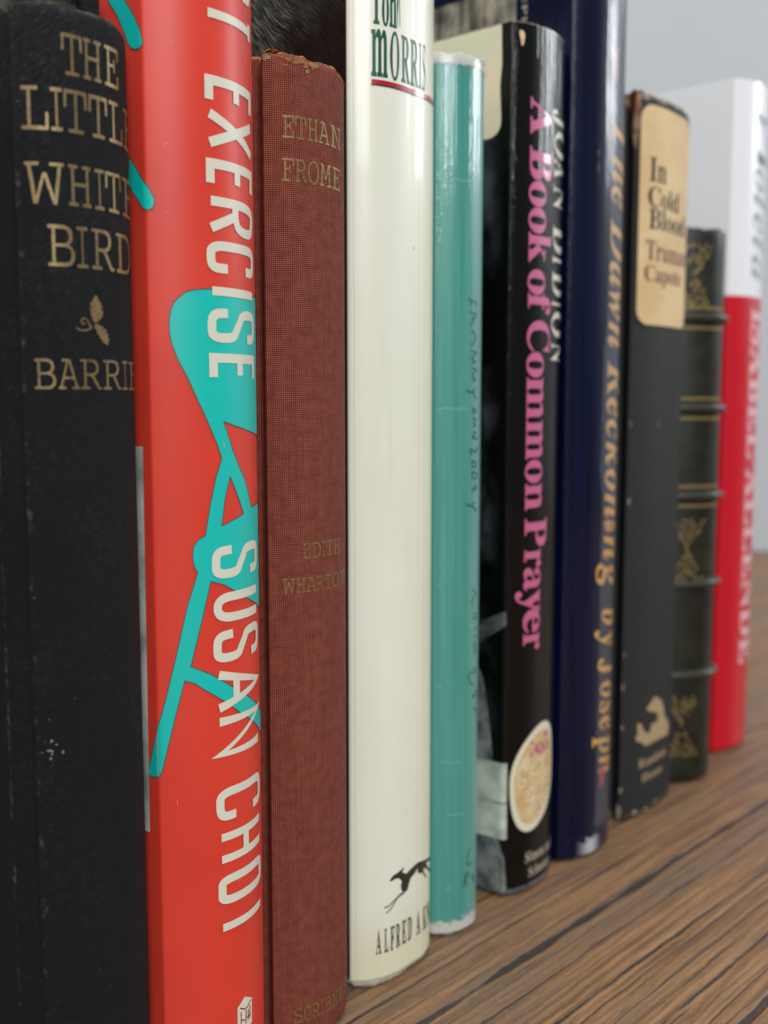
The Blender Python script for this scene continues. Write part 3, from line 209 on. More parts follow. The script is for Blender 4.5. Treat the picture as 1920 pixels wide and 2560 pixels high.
# ---------------------------------------------------------------- node helpers
def rgb(r, g, b):      # colour as seen on a screen, 0 to 255, to scene-linear
    return tuple((x/12.92 if x < .04045 else ((x+.055)/1.055)**2.4) for x in (r/255, g/255, b/255))+(1,)
class M:
    def __init__(s, name, **kw):
        s.m = bpy.data.materials.new(name); s.m.use_nodes = True; s.t = s.m.node_tree; s.p = s.t.nodes['Principled BSDF']
        for k, v in kw.items(): s.set(k, v)
    def set(s, k, v):
        k = {'rough': 'Roughness', 'col': 'Base Color', 'coat': 'Coat Weight', 'crough': 'Coat Roughness', 'spec': 'Specular IOR Level', 'metal': 'Metallic', 'sheen': 'Sheen Weight', 'ior': 'IOR', 'trans': 'Transmission Weight', 'alpha': 'Alpha'}.get(k, k)
        if isinstance(v, bpy.types.NodeSocket): s.t.links.new(v, s.p.inputs[k])
        else:
            s.p.inputs[k].default_value = v
    def n(s, typ, **kw):
        nd = s.t.nodes.new(typ)
        for k, v in kw.items():
            if k.startswith('i_'):
                k = k[2:]; k = int(k) if k.isdigit() else k.replace('_', ' ')
                s.inp(nd, k, v)
            else: setattr(nd, k, v)
        return nd
    def inp(s, nd, k, v):
        if isinstance(v, bpy.types.NodeSocket): s.t.links.new(v, nd.inputs[k])
        else:
            nd.inputs[k].default_value = v
    def math(s, op, a, b=0., c=0., clamp=False):
        nd = s.n('ShaderNodeMath', operation=op, use_clamp=clamp)
        s.inp(nd, 0, a); s.inp(nd, 1, b); s.inp(nd, 2, c); return nd.outputs[0]
    def uv(s): return s.n('ShaderNodeTexCoord').outputs['UV']
    def objc(s): return s.n('ShaderNodeTexCoord').outputs['Object']
    def sep(s, v): return s.n('ShaderNodeSeparateXYZ', i_0=v).outputs
    def comb(s, x, y, z=0.): return s.n('ShaderNodeCombineXYZ', i_0=x, i_1=y, i_2=z).outputs[0]
    def scale(s, v, x, y, z=1.):
        return s.n('ShaderNodeVectorMath', operation='MULTIPLY', i_0=v, i_1=(x, y, z)).outputs[0]
    def noise(s, v, scale, detail=3., rough=.55, dist=0.):
        return s.n('ShaderNodeTexNoise', i_Vector=v, i_Scale=scale, i_Detail=detail, i_Roughness=rough, i_Distortion=dist).outputs['Fac']
    def step(s, x, lo, hi):
        nd = s.n('ShaderNodeMapRange', clamp=True, interpolation_type='SMOOTHSTEP'); s.inp(nd, 0, x); s.inp(nd, 1, lo); s.inp(nd, 2, hi); return nd.outputs[0]
    def mix(s, f, a, b, blend='MIX'):
        nd = s.n('ShaderNodeMix', data_type='RGBA', blend_type=blend); s.inp(nd, 0, f)
        for i, v in ((6, a), (7, b)): s.inp(nd, i, v)
        return nd.outputs[2]
    def band(s, x, c, wd):          # 1 at c, 0 beyond wd
        d = s.math('ABSOLUTE', s.math('SUBTRACT', x, c)); return s.step(d, wd, 0.)
    def bump(s, h, strength=.3, dist=.0002, normal=None):
        nd = s.n('ShaderNodeBump', i_Strength=strength, i_Distance=dist, i_Height=h)
        if normal is not None: s.inp(nd, 'Normal', normal)
        return nd.outputs[0]
def plain(name, col, rough=.5, **kw): return M(name, col=col, rough=rough, **kw).m

# ---------------------------------------------------------------- materials
def cloth_mat(name, lo, hi, pa, pz, bumpd, rough=.8, patches=None, wears=(), wearcol=rgb(107, 100, 85), streak=0., fibre=0.):
    m = M(name, rough=rough, spec=.25)
    uv = m.uv(); warp = m.n('ShaderNodeTexNoise', i_Vector=uv, i_Scale=380., i_Detail=1.).outputs['Color']
    wv = m.n('ShaderNodeVectorMath', operation='SCALE', i_0=m.n('ShaderNodeVectorMath', operation='SUBTRACT', i_0=warp, i_1=(.5, .5, .5)).outputs[0])
    wv.inputs['Scale'].default_value = pa*1.15
    uvw = m.n('ShaderNodeVectorMath', operation='ADD', i_0=uv, i_1=wv.outputs[0]).outputs[0]
    a, z = m.sep(uvw)[:2]
    sa = m.math('ABSOLUTE', m.math('SINE', m.math('MULTIPLY', a, math.pi/pa)))
    sz = m.math('ABSOLUTE', m.math('SINE', m.math('MULTIPLY', z, math.pi/pz)))
    ch = m.n('ShaderNodeTexChecker', i_Vector=m.scale(uvw, 1/pa, 1/pz, 0.), i_Scale=1., i_Color1=(0, 0, 0, 1), i_Color2=(1, 1, 1, 1)).outputs['Fac']
    mx = m.n('ShaderNodeMix', data_type='FLOAT', i_0=ch, i_2=sa, i_3=sz).outputs[0]
    h = m.math('MULTIPLY', mx, m.math('ADD', m.math('MULTIPLY', m.math('MULTIPLY', sa, sz), .6), .4))
    var = m.noise(m.scale(uv, 1, 1), 500., 2.)
    f = m.math('MULTIPLY', h, m.math('ADD', .35, m.math('MULTIPLY', var, 1.2)), clamp=True)
    if streak:
        st = m.noise(m.scale(uv, 1600, 60), 1., 2.)
        f = m.math('MULTIPLY', f, m.math('ADD', 1-streak, m.math('MULTIPLY', st, 2*streak)), clamp=True)
    c = m.mix(f, lo, hi)
    a0, z0 = m.sep(uv)[:2]
    if patches:
        pf = m.step(m.noise(m.scale(uv, 1, .35), 90., 3.), .42, .66)
        c = m.mix(m.math('MULTIPLY', pf, patches[1]), c, patches[0])
    if fibre:
        rot = m.comb(m.math('ADD', a0, m.math('MULTIPLY', z0, .8)), m.math('SUBTRACT', z0, m.math('MULTIPLY', a0, .8)))
        fb = m.noise(m.scale(rot, 500, 3500), 1., 3., .65)
        big = m.noise(uv, 55., 3.)
        zt_ = m.math('ADD', .45, m.math('MULTIPLY', m.step(z0, .13, .185), .75))
        c = m.mix(m.math('MULTIPLY', m.math('MULTIPLY', m.step(fb, .50, .72), m.step(big, .3, .65)), m.math('MULTIPLY', zt_, fibre), clamp=True), c, rgb(94, 106, 108))
    wm = None
    nz = m.noise(uv, 900., 4., .7)
    nz2 = m.noise(uv, 160., 3., .6)
    for (kind, cc, wd, st) in wears:
        b = m.band(a0 if kind == 'a' else z0, cc, wd)
        b = m.math('MULTIPLY', b, st)
        t = m.math('ADD', m.math('MULTIPLY', nz, .6), m.math('MULTIPLY', nz2, .4))
        k = m.step(m.math('ADD', t, m.math('MULTIPLY', b, .35)), .66, .80)
        k = m.math('MULTIPLY', k, b, clamp=True)
        wm = k if wm is None else m.math('MAXIMUM', wm, k)
    if wm is not None: c = m.mix(wm, c, wearcol)
    m.set('col', c)
    m.set('Normal', m.bump(m.math('ADD', h, m.math('MULTIPLY', nz2, 1.5)), .6, bumpd))
    return m.m
def jacket_mat(name, col, rough=.35, coat=0., crough=.06, wob=.4, colf=None, dirt=.06, vscale=(260, 14), spec=.5):
    m = M(name, rough=rough, coat=coat, crough=crough, spec=spec)
    uv = m.uv()
    c = colf(m, uv) if colf else m.mix(0., col, col)
    d = m.noise(uv, 60., 4.)
    c = m.mix(m.math('MULTIPLY', m.step(d, .4, .75), dirt), c, rgb(74, 66, 56))
    m.set('col', c)
    n1 = m.noise(m.scale(uv, *vscale), 1., 2.)
    n2 = m.noise(uv, 1500., 2.)
    h = m.math('ADD', m.math('ADD', n1, m.math('MULTIPLY', n2, .03)), m.math('MULTIPLY', m.noise(m.scale(uv, 420, 150), 1., 3.), .22 if coat > .4 else .02))
    if coat > .4:
        aa = m.sep(uv)[0]
        fold = m.math('MULTIPLY', m.band(aa, .0002, .0022), m.noise(m.scale(uv, 1500, 260), 1., 3., .6))
        h = m.math('ADD', h, m.math('MULTIPLY', fold, 1.3))
    nb = m.bump(h, wob, .0004)
    m.set('Normal', m.bump(n2, .05, .0001))
    if coat: m.set('Coat Normal', nb)
    else: m.set('Normal', m.bump(h, wob*.5, .0003))
    return m.m
MAT = {}
MAT['birds'] = cloth_mat('dark_navy_cloth', rgb(7, 7, 10), rgb(28, 30, 35), .00030, .00027, .00010, .85, (rgb(17, 19, 22), .6),
    [('a', 0.0002, .0016, .42), ('a', -.0088, .0014, .5), ('z', .1797, .0030, .62), ('a', .0225, .0018, .35), ('z', .187, .004, .6), ('a', .003, .006, .16)], rgb(108, 111, 98), fibre=.36)
MAT['frome'] = cloth_mat('maroon_book_cloth', rgb(58, 11, 16), rgb(176, 96, 74), .00038, .00034, .00020, .8, (rgb(106, 52, 56), .14),
    [('z', .1852, .0012, .8), ('a', .0, .001, .3)], rgb(192, 127, 69), streak=.35)
MAT['blood'] = cloth_mat('charcoal_book_cloth', rgb(26, 27, 27), rgb(58, 60, 61), .0003, .0003, .00008, .6, None,
    [('a', .0, .0010, .3), ('z', .2095, .0034, .8), ('z', .001, .0035, .75), ('a', -.0088, .001, .35)], rgb(143, 130, 104))
MAT['green'] = None
def fur(m, uv):
    a, z = m.sep(uv)[:2]
    dx = m.math('ADD', a, m.math('MULTIPLY', m.noise(uv, 30., 2.), .010)); dz = m.math('ADD', z, m.math('MULTIPLY', m.noise(m.scale(uv, 1.3, .8), 40., 2.), .008))
    u1 = m.comb(m.math('MULTIPLY', m.math('ADD', dx, m.math('MULTIPLY', dz, .9)), 2700.), m.math('MULTIPLY', m.math('SUBTRACT', dz, m.math('MULTIPLY', dx, .9)), 150.), 0.)
    hair = m.noise(u1, 1., 4., .65)
    big = m.noise(uv, 60., 3.)
    f = m.math('MULTIPLY', m.step(hair, .45, .72), m.step(big, .28, .62))
    f = m.math('MULTIPLY', f, m.math('ADD', .12, m.math('MULTIPLY', m.step(a, -.004, -.024), .88)))
    return m.mix(f, rgb(12, 16, 15), rgb(157, 161, 147))
def cream_col(m, uv):
    a, z = m.sep(uv)[:2]
    base = m.mix(m.step(m.noise(m.scale(uv, 1, .6), 45., 3.), .35, .7), rgb(238, 240, 226), rgb(233, 235, 217))
    base = m.mix(m.math('MULTIPLY', m.step(z, .022, .004), .55), base, rgb(216, 208, 160))
    base = m.mix(m.step(m.noise(uv, 420., 2.), .74, .80), base, rgb(143, 133, 108))
    base = m.mix(m.math('MULTIPLY', m.step(m.noise(m.scale(uv, 260, 12), 1., 3.), .55, .75), .22), base, rgb(201, 196, 164))
    for c0 in (.0012, .0178, .0196, .0204): base = m.mix(m.math('MULTIPLY', m.band(m.math('ADD', a, m.math('MULTIPLY', m.noise(m.scale(uv, 0, 30), 1., 1.), .0003)), c0, .00018), .4), base, rgb(181, 174, 142))
    base = m.mix(m.math('MULTIPLY', m.step(a, .010, .024), .30), base, rgb(219, 213, 176))
    return m.mix(m.step(a, -.0001, -.0005), base, fur(m, uv))
MAT['cream'] = jacket_mat('cream_dust_jacket', None, .36, .2, .05, .2, cream_col, .02)
def red_col(m, uv):
    a, z = m.sep(uv)[:2]
    return m.mix(m.step(m.noise(uv, 30., 3.), .3, .75), rgb(226, 68, 51), rgb(216, 60, 45))
MAT['trust'] = jacket_mat('red_dust_jacket', None, .42, .0, .1, .10, red_col, .03, (260, 14), .38)
def teal_col(m, uv):
    a, z = m.sep(uv)[:2]
    st = m.noise(m.scale(uv, 900, 18), 1., 3.)
    c = m.mix(m.step(st, .3, .7), rgb(58, 146, 134), rgb(80, 156, 146))
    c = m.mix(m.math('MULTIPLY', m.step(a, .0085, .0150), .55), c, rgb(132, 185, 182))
    c = m.mix(m.math('MULTIPLY', m.step(m.noise(m.scale(uv, 1, 1), 260., 4., .7), .66, .7), .6), c, rgb(140, 195, 180))
    b = m.step(m.math('ADD', z, m.math('MULTIPLY', m.noise(uv, 600., 4.), -.006)), .0012, .0002)
    c = m.mix(b, c, rgb(201, 199, 191))
    t = m.step(m.math('ADD', z, m.math('MULTIPLY', m.noise(uv, 500., 4.), .003)), .1975, .1982)
    return m.mix(t, c, rgb(213, 205, 187))
MAT['teal'] = jacket_mat('teal_dust_jacket', None, .4, .8, .08, 1., teal_col, .02, (700, 5))
def black_col(m, uv):
    a, z = m.sep(uv)[:2]
    sm = m.math('MULTIPLY', m.step(a, -.001, -.006), m.step(m.noise(m.scale(uv, 1, .7), 55., 4., .6), .42, .8))
    c = m.mix(sm, rgb(5, 5, 5), rgb(80, 86, 90))
    n = m.math('ADD', z, m.math('MULTIPLY', m.noise(uv, 900., 3.), -.0025))
    c = m.mix(m.step(n, .0010, .0002), c, rgb(106, 110, 114))
    c = m.mix(m.step(m.math('ADD', z, m.math('MULTIPLY', m.noise(uv, 700., 3.), .0006)), .21200, .21215), c, rgb(148, 137, 124))
    return c
MAT['black'] = jacket_mat('black_dust_jacket', None, .38, .45, .05, .9, black_col, .0, (560, 16), .12)
def navy_col(m, uv):
    a, z = m.sep(uv)[:2]
    c = m.mix(m.step(m.noise(m.scale(uv, 600, 12), 1., 2.), .3, .7), rgb(2, 7, 31), rgb(7, 16, 54))
    n = m.math('ADD', z, m.math('MULTIPLY', m.noise(uv, 500., 4.), -.007))
    c = m.mix(m.math('MULTIPLY', m.step(n, .0022, .0008), m.band(a, .011, .006)), c, rgb(185, 188, 196))
    return c
MAT['navy'] = jacket_mat('navy_dust_jacket', None, .38, .5, .08, .9, navy_col, .0, (420, 14), .12)
def rw_col(m, uv):
    a, z = m.sep(uv)[:2]
    return m.mix(m.step(z, .1605, .1610), rgb(207, 10, 36), rgb(243, 245, 250))
MAT['red'] = jacket_mat('red_and_white_dust_jacket', None, .35, .3, .15, .1, rw_col, .0)
def leather():
    m = M('green_black_leather', rough=.42, spec=.5)
    uv = m.uv(); v = m.n('ShaderNodeTexVoronoi', i_Vector=uv, i_Scale=1400.).outputs['Distance']
    n = m.noise(uv, 120., 4.)
    c = m.mix(m.step(n, .35, .7), rgb(18, 20, 12), rgb(37, 41, 27))
    m.set('col', m.mix(m.step(m.noise(uv, 500., 4., .7), .66, .74), c, rgb(107, 90, 62)))
    m.set('Normal', m.bump(m.math('ADD', v, n), .4, .00015)); return m.m
MAT['green'] = leather()
MAT['band'] = plain('worn_leather_band', rgb(52, 54, 44), .34)
def gold(name, col, amt=.25, metal=.35, rough=.5):
    m = M(name, rough=rough, metal=metal); uv = m.objc()
    n = m.noise(uv, 2600., 3., .7)
    m.set('col', m.mix(m.math('MULTIPLY', m.step(n, .45, .75), amt*2), col, rgb(58, 50, 38)))
    m.set('Normal', m.bump(n, .3, .0001)); return m.m
MAT['gold1'] = gold('dull_gold_stamping', rgb(143, 122, 82), .42, .5, .45)
MAT['gold2'] = gold('olive_gold_stamping', rgb(145, 119, 69), .5)
MAT['gold3'] = gold('worn_gold_tooling', rgb(156, 132, 80), .5)
MAT['white_ink'] = plain('off_white_ink', rgb(222, 220, 203), .42)
MAT['pale_ink'] = plain('pale_cream_ink', rgb(230, 224, 204), .35, coat=.6, crough=.08)
MAT['teal_ink'] = plain('bright_teal_ink', rgb(12, 196, 186), .42)
MAT['teal_line'] = plain('dark_outline_ink', rgb(74, 84, 80), .5)
MAT['dark_green_ink'] = plain('dark_green_ink', rgb(12, 85, 70), .4, coat=.1)
MAT['red_ink'] = plain('crimson_ink', rgb(176, 18, 40), .35, coat=.5)
MAT['black_ink'] = plain('black_ink', rgb(28, 36, 35), .35, coat=.4)
MAT['pen'] = plain('faded_pen_ink', rgb(10, 38, 40), .5, coat=.4)
MAT['pink_ink'] = plain('pink_ink', rgb(201, 98, 142), .42, coat=.5, crough=.08)
MAT['silver_ink'] = plain('silver_ink', rgb(181, 171, 152), .4, coat=.6)
MAT['gold_ink'] = plain('golden_ink', rgb(219, 166, 62), .45, coat=.7, crough=.1)
MAT['blue_ink'] = plain('blue_grey_ink', rgb(152, 163, 174), .5)
MAT['pink_white_ink'] = plain('pale_pink_ink', rgb(236, 185, 191), .5)
MAT['matt_black_ink'] = plain('matt_black_ink', rgb(32, 34, 31), .7)
MAT['label_paper'] = None
def paper(name, c1, c2, sc=60., rough=.7, coat=0.):
    m = M(name, rough=rough, coat=coat); uv = m.uv(); n = m.noise(uv, sc, 4.)
    m.set('col', m.mix(m.step(n, .35, .7), c1, c2)); m.set('Normal', m.bump(m.noise(uv, 1200., 2.), .1, .0001)); return m.m
MAT['label_paper'] = paper('tan_label_paper', rgb(228, 201, 153), rgb(214, 182, 132), 50.)
MAT['white_label'] = paper('grey_white_label_paper', rgb(208, 216, 202), rgb(143, 154, 146), 110., .6, .5)
MAT['pale_photo'] = paper('pale_photo_print', rgb(240, 223, 192), rgb(218, 220, 194), 45., .45, .8)
MAT['rock_photo'] = paper('grey_stone_photo_print', rgb(138, 143, 142), rgb(60, 65, 68), 190., .45, .8)
MAT['smoke_photo'] = paper('grey_smoke_photo_print', rgb(46, 50, 51), rgb(93, 100, 100), 90., .45, .8)
MAT['pages'] = None
def pages():
    m = M('page_edges', rough=.85); o = m.objc(); n = m.noise(m.scale(o, 6000, 3, 3), 1., 2.)
    m.set('col', m.mix(n, rgb(184, 169, 136), rgb(224, 214, 189))); m.set('Normal', m.bump(n, .3, .0002)); return m.m
MAT['pages'] = pages()
MAT['old_pages'] = paper('browned_fuzzy_paper', rgb(42, 38, 24), rgb(87, 81, 58), 900., .95)
MAT['case_cream'] = paper('pale_worn_binding', rgb(201, 198, 180), rgb(168, 164, 142), 400.)
MAT['case_dark'] = paper('dark_worn_binding', rgb(20, 22, 28), rgb(58, 60, 66), 500., .6)
MAT['case_white'] = paper('white_worn_binding', rgb(200, 197, 189), rgb(138, 135, 128), 600., .6)
MAT['case_red'] = paper('deep_red_binding', rgb(160, 26, 42), rgb(122, 18, 32), 300., .6)
MAT['exposed_board'] = paper('torn_orange_board', rgb(168, 96, 60), rgb(143, 112, 72), 900., .95)
MAT['tan_tear'] = paper('torn_tan_board', rgb(156, 135, 103), rgb(109, 74, 58), 300., .95)
MAT['grey_scuff'] = paper('grey_scuffed_board', rgb(163, 154, 136), rgb(106, 101, 92), 500., .9)
MAT['red_tear'] = plain('reddish_torn_cloth', rgb(110, 47, 40), .9)
m_ = M('clear_plastic_sleeve', col=rgb(223, 232, 230), rough=.12, trans=.0, alpha=.28); MAT['plastic'] = m_.m
def oval_art():
    m = M('ornamental_oval_art', rough=.45, coat=.5); uv = m.uv()
    c = m.mix(m.step(m.noise(uv, 260., 3.), .35, .65), rgb(205, 169, 115), rgb(220, 197, 152))
    c = m.mix(m.step(m.noise(uv, 1500., 2.), .60, .66), c, rgb(224, 204, 156))
    m.set('col', c); return m.m
MAT['oval_art'] = oval_art()
def wood():
    m = M('brown_wood_laminate', rough=.5, spec=.45)
    P = m.objc()
    s = m.n('ShaderNodeVectorMath', operation='DOT_PRODUCT', i_0=P, i_1=(.99649, -.08368, 0)).outputs['Value']
    q = m.n('ShaderNodeVectorMath', operation='DOT_PRODUCT', i_0=P, i_1=(.08368, .99649, 0)).outputs['Value']
    sq = m.comb(s, q, 0.)
    wob = m.math('ADD', m.math('MULTIPLY', m.math('SUBTRACT', m.noise(m.scale(sq, 22, 60), 1., 2.), .5), .0018),
                 m.math('MULTIPLY', m.math('SUBTRACT', m.noise(m.scale(sq, 110, 120), 1., 2.), .5), .0009))
    qq = m.math('ADD', q, wob)
    sv = m.comb(s, qq, 0.)
    g1 = m.noise(m.scale(sv, 16, 800), 1., 4., .65)
    g2 = m.noise(m.scale(sv, 60, 2600), 1., 3., .6)
    g3 = m.noise(m.scale(sv, 7, 70), 1., 3., .5)
    c = m.mix(m.step(g1, .30, .70), rgb(98, 70, 48), rgb(162, 124, 87))
    c = m.mix(m.math('MULTIPLY', m.step(g3, .40, .62), .65), c, rgb(115, 96, 79))
    c = m.mix(m.math('MULTIPLY', m.step(g2, .54, .74), .7), c, rgb(70, 48, 31))
    # fine dark pores drawn out along the grain
    g4 = m.noise(m.scale(sv, 26, 620), 1., 2., .5)
    dark = m.math('MULTIPLY', m.step(g4, .62, .74), .7)
    for (c0, wd, st, sd) in [(.1465, .0005, .7, 1), (.1408, .0009, .8, 2), (.1302, .0026, 1., 3), (.1215, .0008, .85, 4), (.1105, .0013, 1., 5), (.1072, .0005, .7, 6), (.0955, .0010, .95, 7),
                          (.0835, .0019, 1., 8), (.0700, .0010, .9, 9), (.1265, .0004, .7, 10), (.1025, .0005, .7, 11), (.0890, .0005, .7, 12), (.0600, .0012, .9, 13), (.045, .001, .9, 14), (.030, .0013, .9, 15), (.154, .0006, .8, 16), (.165, .001, .8, 17)]:
        nn = m.noise(m.comb(m.math('MULTIPLY', s, 40.), sd*3.7, 0.), 1., 4.)
        ww = m.math('MULTIPLY', m.math('ADD', .12, m.math('MULTIPLY', m.step(nn, .3, .75), .5)), wd)
        d = m.math('ABSOLUTE', m.math('SUBTRACT', qq, c0))
        k = m.math('MULTIPLY', m.step(m.math('SUBTRACT', d, ww), .00028, -.0002), st)
        k = m.math('MULTIPLY', k, m.step(nn, .25, .4))
        dark = m.math('MAXIMUM', dark, k)
    c = m.mix(m.math('MULTIPLY', dark, .9), c, rgb(42, 39, 40))
    vor = m.n('ShaderNodeTexVoronoi', i_Vector=P, i_Scale=2300.)
    glint = m.math('MULTIPLY', m.step(vor.outputs['Distance'], .28, .1), m.step(m.noise(P, 700., 2.), .5, .62))  # glints of the rough laminate, painted as pale specks and made smoother
    m.set('col', m.mix(m.math('MULTIPLY', glint, .6), c, (.70, .62, .58, 1)))
    m.set('rough', m.math('SUBTRACT', .50, m.math('MULTIPLY', glint, .28)))
    pore = m.step(m.noise(m.scale(sv, 160, 3400), 1., 2., .6), .60, .70)
    c = m.mix(m.math('MULTIPLY', pore, .75), c, rgb(50, 36, 26))
    m.set('col', m.mix(m.math('MULTIPLY', glint, .6), c, (.70, .62, .58, 1)))
    h = m.math('SUBTRACT', m.math('ADD', m.math('MULTIPLY', g2, .25), m.math('MULTIPLY', m.noise(P, 2500., 2.), .6)), m.math('MULTIPLY', dark, 1.6))
    m.set('Normal', m.bump(h, .75, .0003)); return m.m
MAT['wood'] = wood()
def wallm():
    m = M('pale_grey_wall_paint', rough=.75); o = m.objc(); n = m.noise(o, 9., 3.)
    m.set('col', m.mix(n, rgb(190, 196, 203), rgb(198, 204, 210))); m.set('Normal', m.bump(m.noise(o, 300., 2.), .1, .001)); return m.m
MAT['wall'] = wallm()

# ---------------------------------------------------------------- mesh helpers
def link(name, me, mat, parent=None, org=(0, 0, 0), smooth=True):
    if mat is not None: me.materials.append(mat)
    if smooth:
        for p in me.polygons: p.use_smooth = True
    o = bpy.data.objects.new(name, me); COL.objects.link(o)
    if parent is not None: o.parent = parent
    return o
def empty(name, loc, label, cat):
    o = bpy.data.objects.new(name, None); COL.objects.link(o); o.location = loc; o.empty_display_size = .02
    o['label'] = label; o['category'] = cat; return o
def interp(a, A, V):
    if a <= A[0]: return V[0]
    if a >= A[-1]: return V[-1]
    lo, hi = 0, len(A)-1
    while hi-lo > 1:
        md = (lo+hi)//2
        if A[md] <= a: lo = md
        else: hi = md
    f = (a-A[lo])/((A[hi]-A[lo]) or 1)
    return tuple(V[lo][i]+f*(V[hi][i]-V[lo][i]) for i in range(2))
PROF = {}
class Prof:
    def __init__(s, b):
        s.b = b; s.pts, s.a = profile(b)
        s.nr = []
        for i in range(len(s.pts)):
            p, q = s.pts[max(0, i-1)], s.pts[min(len(s.pts)-1, i+1)]
            dx, dy = q[0]-p[0], q[1]-p[1]; L = math.hypot(dx, dy) or 1
            s.nr.append((dy/L, -dx/L))
    def pos(s, a, off=0.):
        p = interp(a, s.a, s.pts); n = interp(a, s.a, s.nr); L = math.hypot(*n) or 1
        return (p[0]+n[0]/L*off, p[1]+n[1]/L*off)
def shell(name, P, org, a0, a1, z0, z1, th, mat, parent, off=0., rt=.0, rb=.0, step_a=None, jag_t=0., jag_b=0., seed=0, nz=14, ripple=0.):
    """sheet following the cover outline from a0 to a1, rolled in at top and bottom, with real thickness"""
    A = [x for x in P.a if a0 < x < a1]; A = [a0]+A+[a1]
    B = [A[0]]
    for x in A[1:]:
        d = x-B[-1]; k = max(1, int(d/(.0012 if -.012 < x < P.b['T']*1.4+.012 else .006)))
        for j in range(1, k+1): B.append(B[-1]+d/k if j < k else x)
    A = B
    rows = []
    def rowset(r, z, sg):
        for j in range(6):
            t = j/5*math.pi/2; rows.append((z+sg*r*(1-math.sin(math.pi/2-t)) if 0 else z+sg*r*(1-math.cos(t)), r*(1-math.sin(t))))
    if rb: rowset(rb, z0, 1)
    else: rows.append((z0, 0.))
    for j in range(1, nz): rows.append((z0+rb+(z1-z0-rb-rt)*j/nz, 0.))
    top = []
    if rt:
        for j in range(6):
            t = j/5*math.pi/2; top.append((z1-rt*(1-math.cos(t)), rt*(1-math.sin(t))))
        rows += top[::-1]
    else: rows.append((z1, 0.))
    rnd = random.Random(seed)
    ph = [rnd.uniform(0, 6.28) for _ in range(8)]
    def wav(x): return sum(math.sin(x*f+ph[i])*am for i, (f, am) in enumerate([(300, .4), (720, .3), (1500, .25), (2900, .2), (5200, .15)]))
    verts, uvs = [], []
    nA, nR = len(A), len(rows)
    for inner in (0, 1):
        for (z, ins) in rows:
            for a in A:
                zz = z
                if z > (z0+z1)/2: zz += jag_t*wav(a)*max(0, 1-(z1-z)/.006)
                else: zz += jag_b*wav(a+3)*max(0, 1-(z-z0)/.006)
                rp = ripple*math.sin(z*180+a*70+seed)*math.sin(z*47+seed) if ripple else 0
                x, y = P.pos(a, off-ins-(th if inner else 0)+rp)
                verts.append((x-org[0], y-org[1], zz)); uvs.append((a, zz))
    faces = []
    K = nA*nR
    for r in range(nR-1):
        for i in range(nA-1):
            v = r*nA+i
            faces.append((v, v+1, v+nA+1, v+nA)); faces.append((K+v, K+v+nA, K+v+nA+1, K+v+1))
    for i in range(nA-1):
        faces.append((i, K+i, K+i+1, i+1)); t = (nR-1)*nA+i; faces.append((t, t+1, K+t+1, K+t))
    for r in range(nR-1):
        v = r*nA; faces.append((v, v+nA, K+v+nA, K+v)); v = r*nA+nA-1; faces.append((v, K+v, K+v+nA, v+nA))
    me = bpy.data.meshes.new(name); me.from_pydata(verts, [], faces)
    ul = me.uv_layers.new(name='UVMap')
    for l in me.loops: ul.data[l.index].uv = uvs[l.vertex_index]
    o = link(name, me, mat, parent)
    try: me.set_sharp_from_angle(angle=rad(50))
    except Exception: pass
    return o
def tess(loops):
    vl = [[Vector((x, y, 0)) for x, y in l] for l in loops]
    flat = [p for l in loops for p in l]
    return flat, geometry.tessellate_polygon(vl)
GL = {}
for f_, d_ in GLYPHS.items():
    for c_, ls_ in d_.items():
        GL[(f_, c_)] = [list(zip(l[0::2], l[1::2])) for l in ls_]
GT = {}
def swell(ls, d):
    # move every contour outward (or inward for d < 0) by d units
    def area_(l): return sum(l[i-1][0]*l[i][1]-l[i][0]*l[i-1][1] for i in range(len(l)))/2
    sg = 1 if area_(max(ls, key=lambda l: abs(area_(l)))) > 0 else -1
    out = []
    for l in ls:
        n = len(l); o_ = []
        for i in range(n):
            p, c, q = l[i-1], l[i], l[(i+1) % n]
            def nm(u, v):
                x, y = v[0]-u[0], v[1]-u[1]; s_ = math.hypot(x, y) or 1; return (y/s_, -x/s_)
            n1, n2 = nm(p, c), nm(c, q); mx, my = n1[0]+n2[0], n1[1]+n2[1]; s_ = math.hypot(mx, my) or 1; mx /= s_; my /= s_
            k = d/max(.5, mx*n1[0]+my*n1[1])*sg; o_.append((c[0]+mx*k, c[1]+my*k))
        out.append(o_)
    return out
def glyph(f, c, bold=0):
    if (f, c, bold) not in GT:
        ls = GL[(f, c)]; xs = [p[0] for l in ls for p in l]; ys = [p[1] for l in ls for p in l]
        x0, x1, y0, y1 = min(xs), max(xs), min(ys), max(ys)
        if bold: ls = swell(ls, bold)
        ls = [[((p[0]-x0)/(x1-x0), (p[1]-y0)/(y1-y0)) for p in l] for l in ls]
        GT[(f, c, bold)] = tess(ls)
    return GT[(f, c, bold)]
